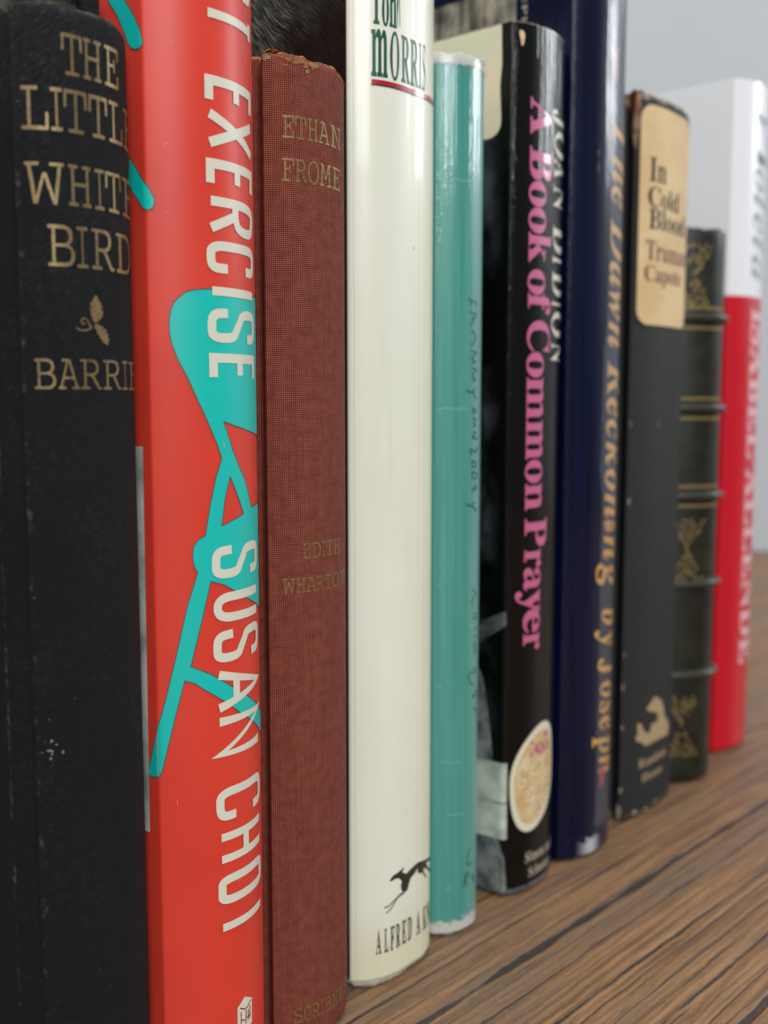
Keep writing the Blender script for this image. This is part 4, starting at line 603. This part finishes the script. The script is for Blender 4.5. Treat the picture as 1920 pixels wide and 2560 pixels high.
HAND = {  # hand cut capitals as strokes in a unit box
 'T': [[(0, 1), (1, 1)], [(.5, .97), (.5, 0)]], 'R': [[(0, 0), (0, 1), (.6, 1), (1, .93), (1, .55), (.6, .46), (.04, .46)], [(.45, .46), (1, 0)]],
 'U': [[(0, 1), (0, .5), (.02, .0), (.98, .0), (1, .5), (1, 1)]],
 'S': [[(1, .74), (.95, 1), (.4, 1.02), (.0, 1), (0, .6), (.35, .53), (.65, .45), (1, .38), (1, 0), (.6, -.02), (.05, 0), (0, .27)]],
 'E': [[(1, 1), (0, 1), (0, 0), (1, 0)], [(.04, .52), (.88, .52)]], 'X': [[(0, 1), (1, 0)], [(1, 1), (0, 0)]],
 'C': [[(1, .72), (1, .98), (.6, 1.02), (0, 1), (0, .5), (0, 0), (.6, -.02), (1, .02), (1, .28)]], 'I': [[(.5, 1), (.5, 0)]],
 'A': [[(0, 0), (.5, 1), (1, 0)], [(.2, .33), (.8, .33)]], 'N': [[(0, 0), (0, 1), (1, 0), (1, 1)]],
 'H': [[(0, 0), (0, 1)], [(1, 0), (1, 1)], [(.03, .5), (.97, .5)]], 'O': [[(.5, 1), (0, 1), (0, .5), (0, 0), (.5, 0), (1, 0), (1, .5), (1, 1), (.5, 1)]]}
def chaikin(l, n=2, closed=False):
    for _ in range(n):
        o = [l[0]]
        for p, q in zip(l, l[1:]):
            o.append((p[0]*.75+q[0]*.25, p[1]*.75+q[1]*.25)); o.append((p[0]*.25+q[0]*.75, p[1]*.25+q[1]*.75))
        o.append(l[-1]); l = o
    return l
def ribbon(l, wd):
    """polyline -> triangles of a ribbon with mitred joints"""
    n = len(l); L, R = [], []
    for i in range(n):
        p = l[max(0, i-1)]; q = l[min(n-1, i+1)]; c = l[i]
        d1 = (c[0]-p[0], c[1]-p[1]) if i else (q[0]-c[0], q[1]-c[1]); d2 = (q[0]-c[0], q[1]-c[1]) if i < n-1 else d1
        def nm(d): s_ = math.hypot(*d) or 1e-9; return (-d[1]/s_, d[0]/s_)
        n1, n2 = nm(d1), nm(d2); mx, my = n1[0]+n2[0], n1[1]+n2[1]; s_ = math.hypot(mx, my) or 1e-9; mx, my = mx/s_, my/s_
        k = 1/max(.45, mx*n1[0]+my*n1[1]); h = wd/2*k
        L.append((c[0]+mx*h, c[1]+my*h)); R.append((c[0]-mx*h, c[1]-my*h))
    v = L+R; t = []
    for i in range(n-1): t.append((i, n+i, n+i+1)); t.append((i, n+i+1, i+1))
    return v, t
def lay(name, P, org, pieces, mat, parent, off=.00006, cut=.0009):
    """wrap flat pieces [(verts(a,z), tris, extra_offset)] onto the cover outline"""
    V, F, U, NR = [], [], [], []
    for (vs, ts, ex) in pieces:
        bm = bmesh.new(); bv = [bm.verts.new((x, y, 0)) for x, y in vs]
        for t in ts:
            try: bm.faces.new([bv[i] for i in t])
            except Exception: pass
        amin, amax = min(v[0] for v in vs), max(v[0] for v in vs)
        k = math.floor(amin/cut)+1
        while k*cut < amax:
            bmesh.ops.bisect_plane(bm, geom=bm.verts[:]+bm.edges[:]+bm.faces[:], plane_co=(k*cut, 0, 0), plane_no=(1, 0, 0), dist=1e-8); k += 1
        bm.verts.index_update(); b0 = len(V)
        for v in bm.verts:
            x, y = P.pos(v.co.x, off+ex); V.append((x-org[0], y-org[1], v.co.y)); U.append((v.co.x, v.co.y))
            nn = interp(v.co.x, P.a, P.nr); L_ = math.hypot(*nn) or 1; NR.append((nn[0]/L_, nn[1]/L_, 0.))
        for f in bm.faces:
            ids = [v.index for v in f.verts]
            # face outward
            ar = sum(f.verts[i].co.x*f.verts[(i+1) % len(ids)].co.y-f.verts[(i+1) % len(ids)].co.x*f.verts[i].co.y for i in range(len(ids)))
            if ar < 0: ids = ids[::-1]
            F.append([b0+i for i in ids])
        bm.free()
    me = bpy.data.meshes.new(name); me.from_pydata(V, [], F)
    ul = me.uv_layers.new(name='UVMap')
    for l in me.loops: ul.data[l.index].uv = U[l.vertex_index]
    o = link(name, me, mat, parent)
    try: me.normals_split_custom_set_from_vertices(NR)     # print takes the shading of the cover beneath it
    except Exception: pass
    return o
def pieces_of(marks, bold=0):
    out = []; k = 0
    for mk in marks:
        if mk[0] == 'P':
            pts = [(x/1e5, y/1e5) for x, y in mk[2]]; v, t = tess([pts]); out.append((v, t, mk[1]*6e-6))
        elif mk[0] == 'PH':
            v, t = tess([[(x/1e5, y/1e5) for x, y in l] for l in mk[2:]]); out.append((v, t, mk[1]*6e-6))
        elif mk[0] == 'S':
            pts = chaikin([(x/1e5, y/1e5) for x, y in mk[3]], 1); v, t = ribbon(pts, mk[2]/1e5); out.append((v, t, mk[1]*6e-6))
        else:
            f, c, a0, a1, z0, z1, rot = mk; a0, a1, z0, z1 = a0/1e5, a1/1e5, z0/1e5, z1/1e5
            if f == 'h':
                wd = .00150; h = wd/2
                for j, st in enumerate(HAND[c]):
                    st = chaikin(st, 3) if len(st) > 4 else st
                    vs, t = ribbon([(a0+h+(a1-a0-wd)*y, z1-h*.8-(z1-z0-wd*.8)*x) for x, y in st], wd*(.92 if abs(st[0][0]-st[-1][0]) < .1 and len(st) == 2 else 1))
                    out.append((vs, t, j*8e-6))
            else:
                vs, t = glyph(f, c, bold)
                if rot: vs = [(a0+(a1-a0)*y, z1-(z1-z0)*x) for x, y in vs]
                else: vs = [(a0+(a1-a0)*x, z0+(z1-z0)*y) for x, y in vs]
                out.append((vs, t, k % 2*4e-6))
        k += 1
    return out
def box(name, mat, parent, x0, x1, y0, y1, z0, z1, org=(0, 0, 0), bev=0.):
    bm = bmesh.new(); bmesh.ops.create_cube(bm, size=1)
    for v in bm.verts: v.co = Vector(((x0+x1)/2-org[0]+v.co.x*(x1-x0), (y0+y1)/2-org[1]+v.co.y*(y1-y0), (z0+z1)/2-org[2]+v.co.z*(z1-z0)))
    if bev: bmesh.ops.bevel(bm, geom=bm.edges[:], offset=bev, segments=2, affect='EDGES')
    me = bpy.data.meshes.new(name); bm.to_mesh(me); bm.free(); return link(name, me, mat, parent, smooth=False)

# ---------------------------------------------------------------- the table and the wall
tb = box('table_top', MAT['wood'], None, -.9, 1.5, -.7, 1.3, -.03, 0.); tb['kind'] = 'structure'
def wall():
    th = rad(62); d = (math.sin(th), math.cos(th)); c = (.874, .302)
    me = bpy.data.meshes.new('wall'); r = (d[1], -d[0]); v = []
    for k in (0, .12):
        for (s, z) in ((-2.2, -.03), (1.8, -.03), (1.8, 2.4), (-2.2, 2.4)): v.append((c[0]+r[0]*s+d[0]*k, c[1]+r[1]*s+d[1]*k, z))
    me.from_pydata(v, [], [(0, 3, 2, 1), (4, 5, 6, 7), (0, 1, 5, 4), (1, 2, 6, 5), (2, 3, 7, 6), (3, 0, 4, 7)])
    o = link('wall', me, MAT['wall'], None, smooth=False); o['kind'] = 'structure'
wall()

# ---------------------------------------------------------------- books
LABELS = {
 'birds': 'dark navy cloth hardback with gold title and leaf ornament at the far left',
 'trust': 'bright red dust-jacketed book with teal drawing and white hand-cut lettering',
 'frome': 'worn maroon cloth book with faded olive-gold lettering between the red and cream books',
 'cream': 'tall cream-white book with green and black condensed lettering and a running dog logo',
 'teal': 'short teal book in a clear plastic sleeve with pen handwriting down the spine',
 'black': 'glossy black book with pink title running down the spine and an oval sticker',
 'navy': 'tall glossy navy blue book with golden slanted lettering near its right edge',
 'blood': 'black cloth book with a tan paper label on the spine and scuffed corners',
 'green': 'small dark green leather book with raised bands and gilt ornaments',
 'red': 'half red half white dust-jacketed book at the far right end of the row'}
NAMES = {'birds': 'cloth_book', 'trust': 'jacketed_book', 'frome': 'cloth_book', 'cream': 'jacketed_book', 'teal': 'jacketed_book', 'black': 'jacketed_book', 'navy': 'jacketed_book', 'blood': 'cloth_book', 'green': 'leather_book', 'red': 'jacketed_book'}
LM = {('birds', '*'): 'gold1', ('frome', '*'): 'gold2', ('trust', '*'): 'white_ink', ('trust', 'teal_drawing'): 'teal_ink', ('trust', 'publisher_logo_lines'): 'case_red',
 ('cream', '*'): 'dark_green_ink', ('cream', 'red_underline'): 'red_ink', ('cream', 'dog_logo'): 'black_ink', ('cream', 'publisher_lettering'): 'black_ink',
 ('teal', '*'): 'pen', ('black', 'title_lettering'): 'pink_ink', ('black', 'author_lettering'): 'pale_ink', ('black', 'publisher_lettering'): 'silver_ink',
 ('navy', '*'): 'gold_ink', ('blood', 'title_lettering'): 'matt_black_ink', ('blood', 'author_lettering'): 'author_ink', ('blood', 'publisher_lettering'): 'tan_ink', ('blood', 'house_logo'): 'tan_ink',
 ('red', 'title_lettering'): 'blue_ink', ('red', 'author_lettering'): 'pink_white_ink'}
MAT['author_ink'] = plain('plum_ink', rgb(111, 50, 56), .6); MAT['tan_ink'] = plain('tan_stamping', rgb(173, 150, 112), .6)
CASE = {'trust': 'case_red', 'cream': 'case_cream', 'teal': 'case_white', 'black': 'case_dark', 'navy': 'case_dark', 'red': 'case_red'}
ROOT = {}
BOLD = {('birds', 'title_lettering'): -8, ('birds', 'author_lettering'): -9, ('frome', 'title_lettering'): -4, ('frome', 'author_lettering'): -3, ('cream', 'author_surname_lettering'): 5, ('cream', 'author_first_name_lettering'): 7, ('cream', 'publisher_lettering'): 7, ('black', 'title_lettering'): 4, ('navy', 'title_lettering'): 3, ('navy', 'author_lettering'): 3, ('red', 'author_lettering'): 10}
for key, b in BOOKS.items():
    P = Prof(b); PROF[key] = P; org = (b['x0']+b['T']/2, b['yf']+b['deep']/2)
    root = empty(NAMES[key], (org[0], org[1], 0), LABELS[key], 'book'); ROOT[key] = (root, org)
    A0, A1 = P.a[0], P.a[-1]; ye = b['yf']+b['B']; h = b['h']
    aT = A1+A0      # arc length of the whole right-hand spine edge (mirror of 0)
    if b['cloth']:
        g = 3.4e-3
        ag = -.0042; bg_ = aT+.0042
        st = b.get('sp_top', h)
        shell('front_cover', P, org, A0, ag, .0, h, .0028, MAT[key], root, rt=.0010, rb=.0010, jag_t=.00025, seed=1)
        shell('back_cover', P, org, bg_, A1, .0, h, .0028, MAT[key], root, rt=.0010, rb=.0010, jag_t=.00025, seed=2)
        shell('spine', P, org, ag+.0001, bg_-.0001, .0006, st, .0012, MAT[key], root, rt=.0018, rb=.0015, jag_t=b.get('jag', .0004), jag_b=.0003, seed=3, nz=40)
        pb = box('page_block', MAT['old_pages' if key == 'birds' else 'pages'], root, b['x0']+.0034, b['x0']+b['T']-.0034, ye+.0055, b['yf']+b['deep']-.004, .0035, h-.0038, org+(0,), .0008)
    else:
        zb = b.get('jz0', .0012)
        shell('dust_jacket', P, org, A0, A1, zb, h, .0003, MAT[key], root, jag_t=b.get('jag', .0002), jag_b=.00015, seed=5, nz=60, ripple=0.)
        cm = MAT[CASE[key]]
        cs = -.004
        shell('front_cover', P, org, A0, cs, .0, h-.0015, .0025, cm, root, off=-.0005, rb=.0008, rt=.0008, seed=1, jag_b=.0002)
        shell('back_cover', P, org, aT-cs, A1, .0, h-.0015, .0025, cm, root, off=-.0005, rb=.0008, rt=.0008, seed=2, jag_b=.0002)
        shell('spine', P, org, cs+.0001, aT-cs-.0001, .0, h-.0015, .0012, cm, root, off=-.0005, rb=.0016, rt=.0014, jag_b=.0004, seed=3, nz=30)
        box('page_block', MAT['pages'], root, b['x0']+.0036, b['x0']+b['T']-.0036, ye+.0035, b['yf']+b['deep']-.004, .0035, h-.005, org+(0,), .0008)
for (key, part), mk in MARKS.items():
    root, org = ROOT[key]
    mat = MAT[LM.get((key, part), LM.get((key, '*')))]
    off = .00005
    if key == 'trust' and 'lettering' in part: off = .00012
    if key == 'trust' and part == 'publisher_logo_lines': off = .0001
    if key == 'blood' and part in ('title_lettering', 'author_lettering'): off = .00034
    o = lay(part, PROF[key], org, pieces_of(mk, BOLD.get((key, part), 0)), mat, root, off)

def patch(key, name, pts, mat, off=.00004, closed=True):
    root, org = ROOT[key]; v, t = tess([pts]); return lay(name, PROF[key], org, [(v, t, 0)], mat, root, off)
def line(key, name, lines, wd, mat, off=.00005, smooth=2):
    root, org = ROOT[key]
    return lay(name, PROF[key], org, [ribbon(chaikin(l, smooth), wd)+(i*5e-6,) for i, l in enumerate(lines)], mat, root, off)
def rrect(a0, a1, z0, z1, r, n=6):
    out = []
    for cx, cz, s in ((a1-r, z1-r, 0), (a0+r, z1-r, 1), (a0+r, z0+r, 2), (a1-r, z0+r, 3)):
        for j in range(n+1):
            t = (s+j/n)*math.pi/2; out.append((cx+r*math.cos(t), cz+r*math.sin(t)))
    return out
# red book: dark outline of the drawing, and a pale label on the front cover
dr = MARKS[('trust', 'teal_drawing')]
outl = []
for mk in dr:
    for l in mk[2:]:
        pts = [(x/1e5, y/1e5) for x, y in l]; outl.append(pts+[pts[0]])
line('trust', 'drawing_outline', outl, .00016, MAT['teal_line'], .00009, 0)
patch('trust', 'cover_label', [(-.030, .1172), (-.0018, .1172), (-.0024, .0530), (-.030, .0525)], MAT['white_label'], .0003)
rs = random.Random(77)
tm = plain('pale_scuff', rgb(240, 167, 156), .5)
for _ in range(16):
    a_ = rs.uniform(.001, .024); z_ = rs.uniform(.025, .19); an = rs.uniform(-.8, .8)+1.57*(rs.random() < .5); L = rs.uniform(.0003, .0012)
    line('trust', 'scuff', [[(a_, z_), (a_+L*math.cos(an), z_+L*math.sin(an))]], .00007, tm, .0001, 0)
# black book: cover picture areas, label strips, oval sticker, chip, page number
patch('black', 'cover_photo', [(-.075, .2117), (-.0028, .2117), (-.0026, .203), (-.0031, .198), (-.0027, .1905)]+[(-.0062+.0035*math.cos(t_*.314), .1899-.0035*math.sin(t_*.314)) for t_ in range(1, 6)]+[(-.075, .1862)], MAT['pale_photo'], .00005)
patch('black', 'cover_photo', [(-.075, .060), (-.0085, .060), (-.0062, .056), (-.0045, .047), (-.0032, .0375), (-.0026, .030), (-.0027, .0190), (-.0008, .0140), (.0006, .0100), (.0013, .0018), (-.075, .0018)], MAT['rock_photo'], .00005)
patch('black', 'cover_photo', [(-.0120, .0640), (-.0062, .0705), (.0002, .0735), (.0004, .070), (-.0055, .0660), (-.0105, .0620)], MAT['smoke_photo'], .00006)
patch('black', 'paper_label', [(-.030, .0345), (.0010, .0351), (.0010, .0249), (-.030, .0243)], MAT['white_label'], .0002)
patch('black', 'paper_label', [(-.030, .0240), (.0010, .0246), (.0011, .0154), (-.030, .0148)], MAT['white_label'], .0002)
patch('black', 'tan_chip', [(.0020, .2101), (.0030, .2098), (.0033, .2089), (.0029, .2068), (.0024, .2066), (.0022, .2080), (.0018, .2092)], MAT['label_paper'], .00005)
root, org = ROOT['black']
vs, t = glyph('b', '3'); lay('page_number', PROF['black'], org, [([(-.0094+x*.0018, .2022+y*.0026) for x, y in vs], t, 0)], MAT['black_ink'], root, .00012)
def egg(k):
    # pointed at the top right, full at the lower left
    out = []
    for j in range(48):
        t = j/48*2*math.pi
        x, z = math.cos(t), math.sin(t)
        out.append((.0112+.0094*k*x+.0030*k*z*abs(z)*.9, .0297+.0137*k*z))
    return out
patch('black', 'oval_sticker', egg(1.0), plain('sticker_cream_border', rgb(228, 222, 198), .45, coat=.5), .00008)
patch('black', 'oval_artwork', egg(.86), MAT['oval_art'], .00012)
def curl(cx, cz, r0, turns, ang, n=26, k=.12):
    return [(cx+r0*(k+(1-k)*(1-i/n))*math.cos(ang+turns*6.283*i/n), cz+r0*(k+(1-k)*(1-i/n))*math.sin(ang+turns*6.283*i/n)) for i in range(n+1)]
scr = [curl(.0110, .0315, .0030, 1.1, 0), [(.0125, .0345), (.0140, .0330), (.0138, .0270), (.0135, .0215), (.0140, .0185)], curl(.0070, .0335, .0014, 1.2, 1), curl(.0056, .0295, .0018, 1.3, 2), curl(.0082, .0262, .0020, 1.2, 4),
       curl(.0100, .0225, .0018, 1.2, 1), curl(.0120, .0195, .0016, 1.1, 3), curl(.0150, .0350, .0018, 1.2, 2), curl(.0165, .0290, .0022, 1.2, 4), curl(.0160, .0235, .0018, 1.2, 0), [(.0068, .0225), (.0080, .0218), (.0088, .0200)], [(.0040, .0320), (.0055, .0345), (.0075, .0365)]]
scm = plain('pale_scroll_ink', rgb(239, 228, 200), .5, coat=.5)
line('black', 'scroll_ornament', scr, .00036, scm, .00018, 0)
fl = []
rf = random.Random(3)
for _ in range(16):
    cx, cz = .0128+rf.uniform(-.0042, .0040), .0385+rf.uniform(-.0028, .0018)
    v_, t2 = tess([[(cx+.0005*math.cos(q*1.05)*rf.uniform(.5, 1.4), cz+.0007*math.sin(q*1.05)*rf.uniform(.5, 1.4)) for q in range(6)]]); fl.append((v_, t2, len(fl)*4e-6))
lay('pink_blossom', PROF['black'], org, fl, plain('rose_ink', rgb(194, 86, 140), .5, coat=.5), ROOT['black'][0], .00024)
# little scratches and cracks in the plastic sleeves
rr = random.Random(4)
cr = []
for (a, z, n, L) in [(.002, .1725, 8, .010), (.001, .1225, 7, .007), (.009, .0735, 5, .004), (.002, .0425, 5, .005), (.004, .0300, 5, .004), (.0035, .012, 4, .001)]:
    n *= 2; wz = 0.; p = []
    for i in range(n+1): wz += rr.uniform(-.00035, .00035); p.append((a+L*i/n+rr.uniform(-.0001, .0001), z+wz))
    cr.append(p)
cr.append([(.0040, .1960), (.0045, .1935), (.0047, .1910)])
crack_m = plain('pale_crack', rgb(169, 205, 191), .5)
for c_ in cr: line('teal', 'sleeve_crack', [c_], .00009, crack_m, .00006, 0)
# plastic sleeve rising over the top of the teal book
root, org = ROOT['teal']
shell('plastic_sleeve', PROF['teal'], org, -.03, PROF['teal'].a[-1]+PROF['teal'].a[0]+.02, .1962, .1988, .0001, MAT['plastic'], root, off=.0003, jag_t=.0006, seed=11, nz=8, rt=.0006)
# navy book: picture on its front cover, small vertical name, red marks
def navy_photo():
    m = M('grey_forest_photo_print', rough=.45, coat=.8); uv = m.uv()
    n = m.noise(m.scale(uv, 260, 40), 1., 3.); n2 = m.noise(uv, 120., 3.)
    m.set('col', m.mix(m.step(m.math('ADD', m.math('MULTIPLY', n, .6), m.math('MULTIPLY', n2, .4)), .38, .62), rgb(46, 46, 44), rgb(170, 163, 145))); return m.m
patch('navy', 'cover_photo', [(-.085, .150), (-.0165, .150), (-.0165, .2315), (-.085, .2315)], navy_photo(), .00005)
root, org = ROOT['navy']; pc = []; zt = .2385
for c in 'JOSEPH':
    vs, t = glyph('m', c) if c in 'OSEH' else glyph('b', c)
    pc.append(([(-.0146+.0014*y, zt-.0026*x) for x, y in vs], t, 0)); zt -= .0031
rs = random.Random(21)
left = [(.0126+rs.uniform(-.0004, .0004)+.0012*math.sin(i*.35)*(i > 12), .008+.0076*i) for i in range(31)]
fm = M('wall_sheen_haze', col=rgb(154, 163, 182), rough=.22, alpha=.15, coat=1., crough=.1, spec=.8)
uvf = fm.uv(); fm.set('Coat Normal', fm.bump(fm.noise(fm.scale(uvf, 300, 60), 1., 3.), .7, .0004))
patch('navy', 'wall_sheen_strip', left+[(.0235, .236), (.0235, .008)], fm.m, .00028)  # hazy grey-blue strip added to imitate the wall's grazing reflection
lay('cover_lettering', PROF['navy'], org, pc, MAT['silver_ink'], root, .00006)
patch('navy', 'red_mark', [(.0140, .2060), (.0158, .2063), (.0158, .2150), (.0140, .2148)], MAT['red_ink'], .00006)
patch('navy', 'red_mark', [(.0150, .0180), (.0175, .0195), (.0175, .0250), (.0150, .0232)], MAT['red_ink'], .00006)
# black cloth book: tan paper label, torn corner
root, org = ROOT['blood']
patch('blood', 'paper_label', rrect(.0016, .0308, .1464, .2068, .0042), MAT['label_paper'], .00030)
patch('blood', 'torn_corner', [(-.0060, .2098), (-.001, .2105), (.0012, .2098), (.0016, .2050), (.0010, .1990), (.0003, .1940), (-.0010, .1975), (-.0016, .2040), (-.0045, .2070)], MAT['tan_tear'], .0002)
patch('blood', 'torn_corner', [(-.0030, .2098), (.0004, .2098), (.0000, .2040), (-.0015, .2010), (-.0024, .2060)], MAT['red_tear'], .0003)
rs = random.Random(33); n_s = 0
for (a_, z_, ra, rz) in [(-.0006, .0030, .0013, .0030), (.0004, .0100, .0005, .0012), (.0060, .0022, .0018, .0009), (.0120, .0020, .0012, .0007), (.0180, .0026, .0014, .0007), (.0005, .0290, .0003, .0010), (.0004, .0410, .0003, .0014), (.0006, .0510, .0003, .0007), (.0008, .0960, .0005, .0013), (.0007, .1180, .0003, .0008),
                     (.0130, .1180, .0004, .0010), (.0250, .1235, .0003, .0005), (.0110, .2086, .0030, .0007), (.0200, .2088, .0028, .0006), (.0290, .2080, .0020, .0010), (.0030, .2084, .0022, .0009)]:
    pts = [(a_+ra*math.cos(q*.628)*rs.uniform(.45, 1.25), z_+rz*math.sin(q*.628)*rs.uniform(.45, 1.25)) for q in range(10)]
    patch('blood', 'scuff', pts, MAT['grey_scuff'], .00012)
# maroon book: torn head of the spine
rs = random.Random(12)
for k_ in range(34):
    if k_ < 26: a_ = rs.uniform(.0002, .0098); z_ = .1842-abs(rs.gauss(0, .0007))-.0002*(a_ > .006); q_ = 1.
    else: a_ = rs.uniform(.0175, .0225); z_ = .1838-abs(rs.gauss(0, .0005)); q_ = .6
    ra, rz = rs.uniform(.00025, .0011)*q_, rs.uniform(.00015, .0005)*q_
    pts = [(a_+ra*math.cos(q*.524)*rs.uniform(.35, 1.35), min(.1848, z_+rz*math.sin(q*.524)*rs.uniform(.35, 1.35))) for q in range(12)]
    patch('frome', 'torn_fibre', pts, MAT['exposed_board'] if k_ % 3 else MAT['tan_tear'], .00008+k_*3e-6)
# small leather book: raised bands and gilt tooling
root, org = ROOT['green']; P = PROF['green']; aT = P.a[-1]+P.a[0]
for zc in (.1508, .1226, .0948, .0664, .0366):
    V, F = [], []; n = 60
    for i in range(n+1):
        a = -.001+(aT+.002)*i/n; fade = min(1, min(i, n-i)/5+.15)
        for j in range(9):
            t = j/8*math.pi; x, y = P.pos(a, .0024*math.sin(t)*fade-.0004); V.append((x-org[0], y-org[1], zc-.0015*math.cos(t)))
    for i in range(n):
        for j in range(8):
            q = i*9+j; F.append((q, q+9, q+10, q+1))
    me = bpy.data.meshes.new('raised_band'); me.from_pydata(V, [], F); link('raised_band', me, MAT['band'], root)
    for dz in (.0030, -.0032):
        if zc > .09: line('green', 'gilt_rule', [[(.0005, zc+dz), (aT/2, zc+dz), (aT-.0005, zc+dz)]], .0008, MAT['gold3'], .00006, 1)
def orn(cx, cz, up, seed_):
    # corner spray of small leaves and dots, widest at its base
    rn = random.Random(seed_); out = []
    for r_ in range(6):
        for q_ in range(r_+1):
            if rn.random() < .12: continue
            x = cx+(q_-r_/2)*.0021+rn.uniform(-.0003, .0003); z = cz+(-r_ if up else r_)*.00165+rn.uniform(-.0003, .0003); an = rn.uniform(0, 3.14); L, W = rn.uniform(.0007, .0012), rn.uniform(.0003, .0006)
            pts = [(x+L*math.cos(t_*.785)*math.cos(an)-W*math.sin(t_*.785)*math.sin(an), z+L*math.cos(t_*.785)*math.sin(an)+W*math.sin(t_*.785)*math.cos(an)) for t_ in range(8)]
            v_, t2 = tess([pts]); out.append((v_, t2, len(out)*3e-6))
    return out
for k_, (cz, up) in enumerate([(.1645, False), (.1622, True), (.0785, False), (.0765, True), (.0205, False), (.0182, True)]):
    lay('gilt_ornament', P, org, orn(.0066, cz, up, 50+k_), MAT['gold3'], root, .00006)
# dark line under the red rule on the cream book
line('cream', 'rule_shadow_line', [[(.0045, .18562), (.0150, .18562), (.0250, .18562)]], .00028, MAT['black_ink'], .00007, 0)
# scuffs: dust flecks on the navy cloth book
rr = random.Random(9); pcs = []
for q_ in range(30):
    a = rr.choice([rr.gauss(.0008, .0006), rr.gauss(.0225, .0006), rr.uniform(.003, .018)]); z = rr.uniform(.03, .175); s = rr.uniform(.00004, .00011)
    if q_ < 12: a = .0022+rr.gauss(0, .0006); z = .0730+rr.gauss(0, .0008); s = rr.uniform(.0001, .00028)
    pts = [(a+s*math.cos(t_)*rr.uniform(.5, 1.3), z+s*math.sin(t_)*rr.uniform(.5, 1.3)) for t_ in (0, 1.1, 2.2, 3.3, 4.4, 5.4)]
    v_, t2 = tess([pts]); pcs.append((v_, t2, 0))
root, org = ROOT['birds']
o = lay('dust_flecks', PROF['birds'], org, pcs, plain('pale_dust', rgb(127, 138, 128), .9), root, .00006); o['kind'] = 'stuff'
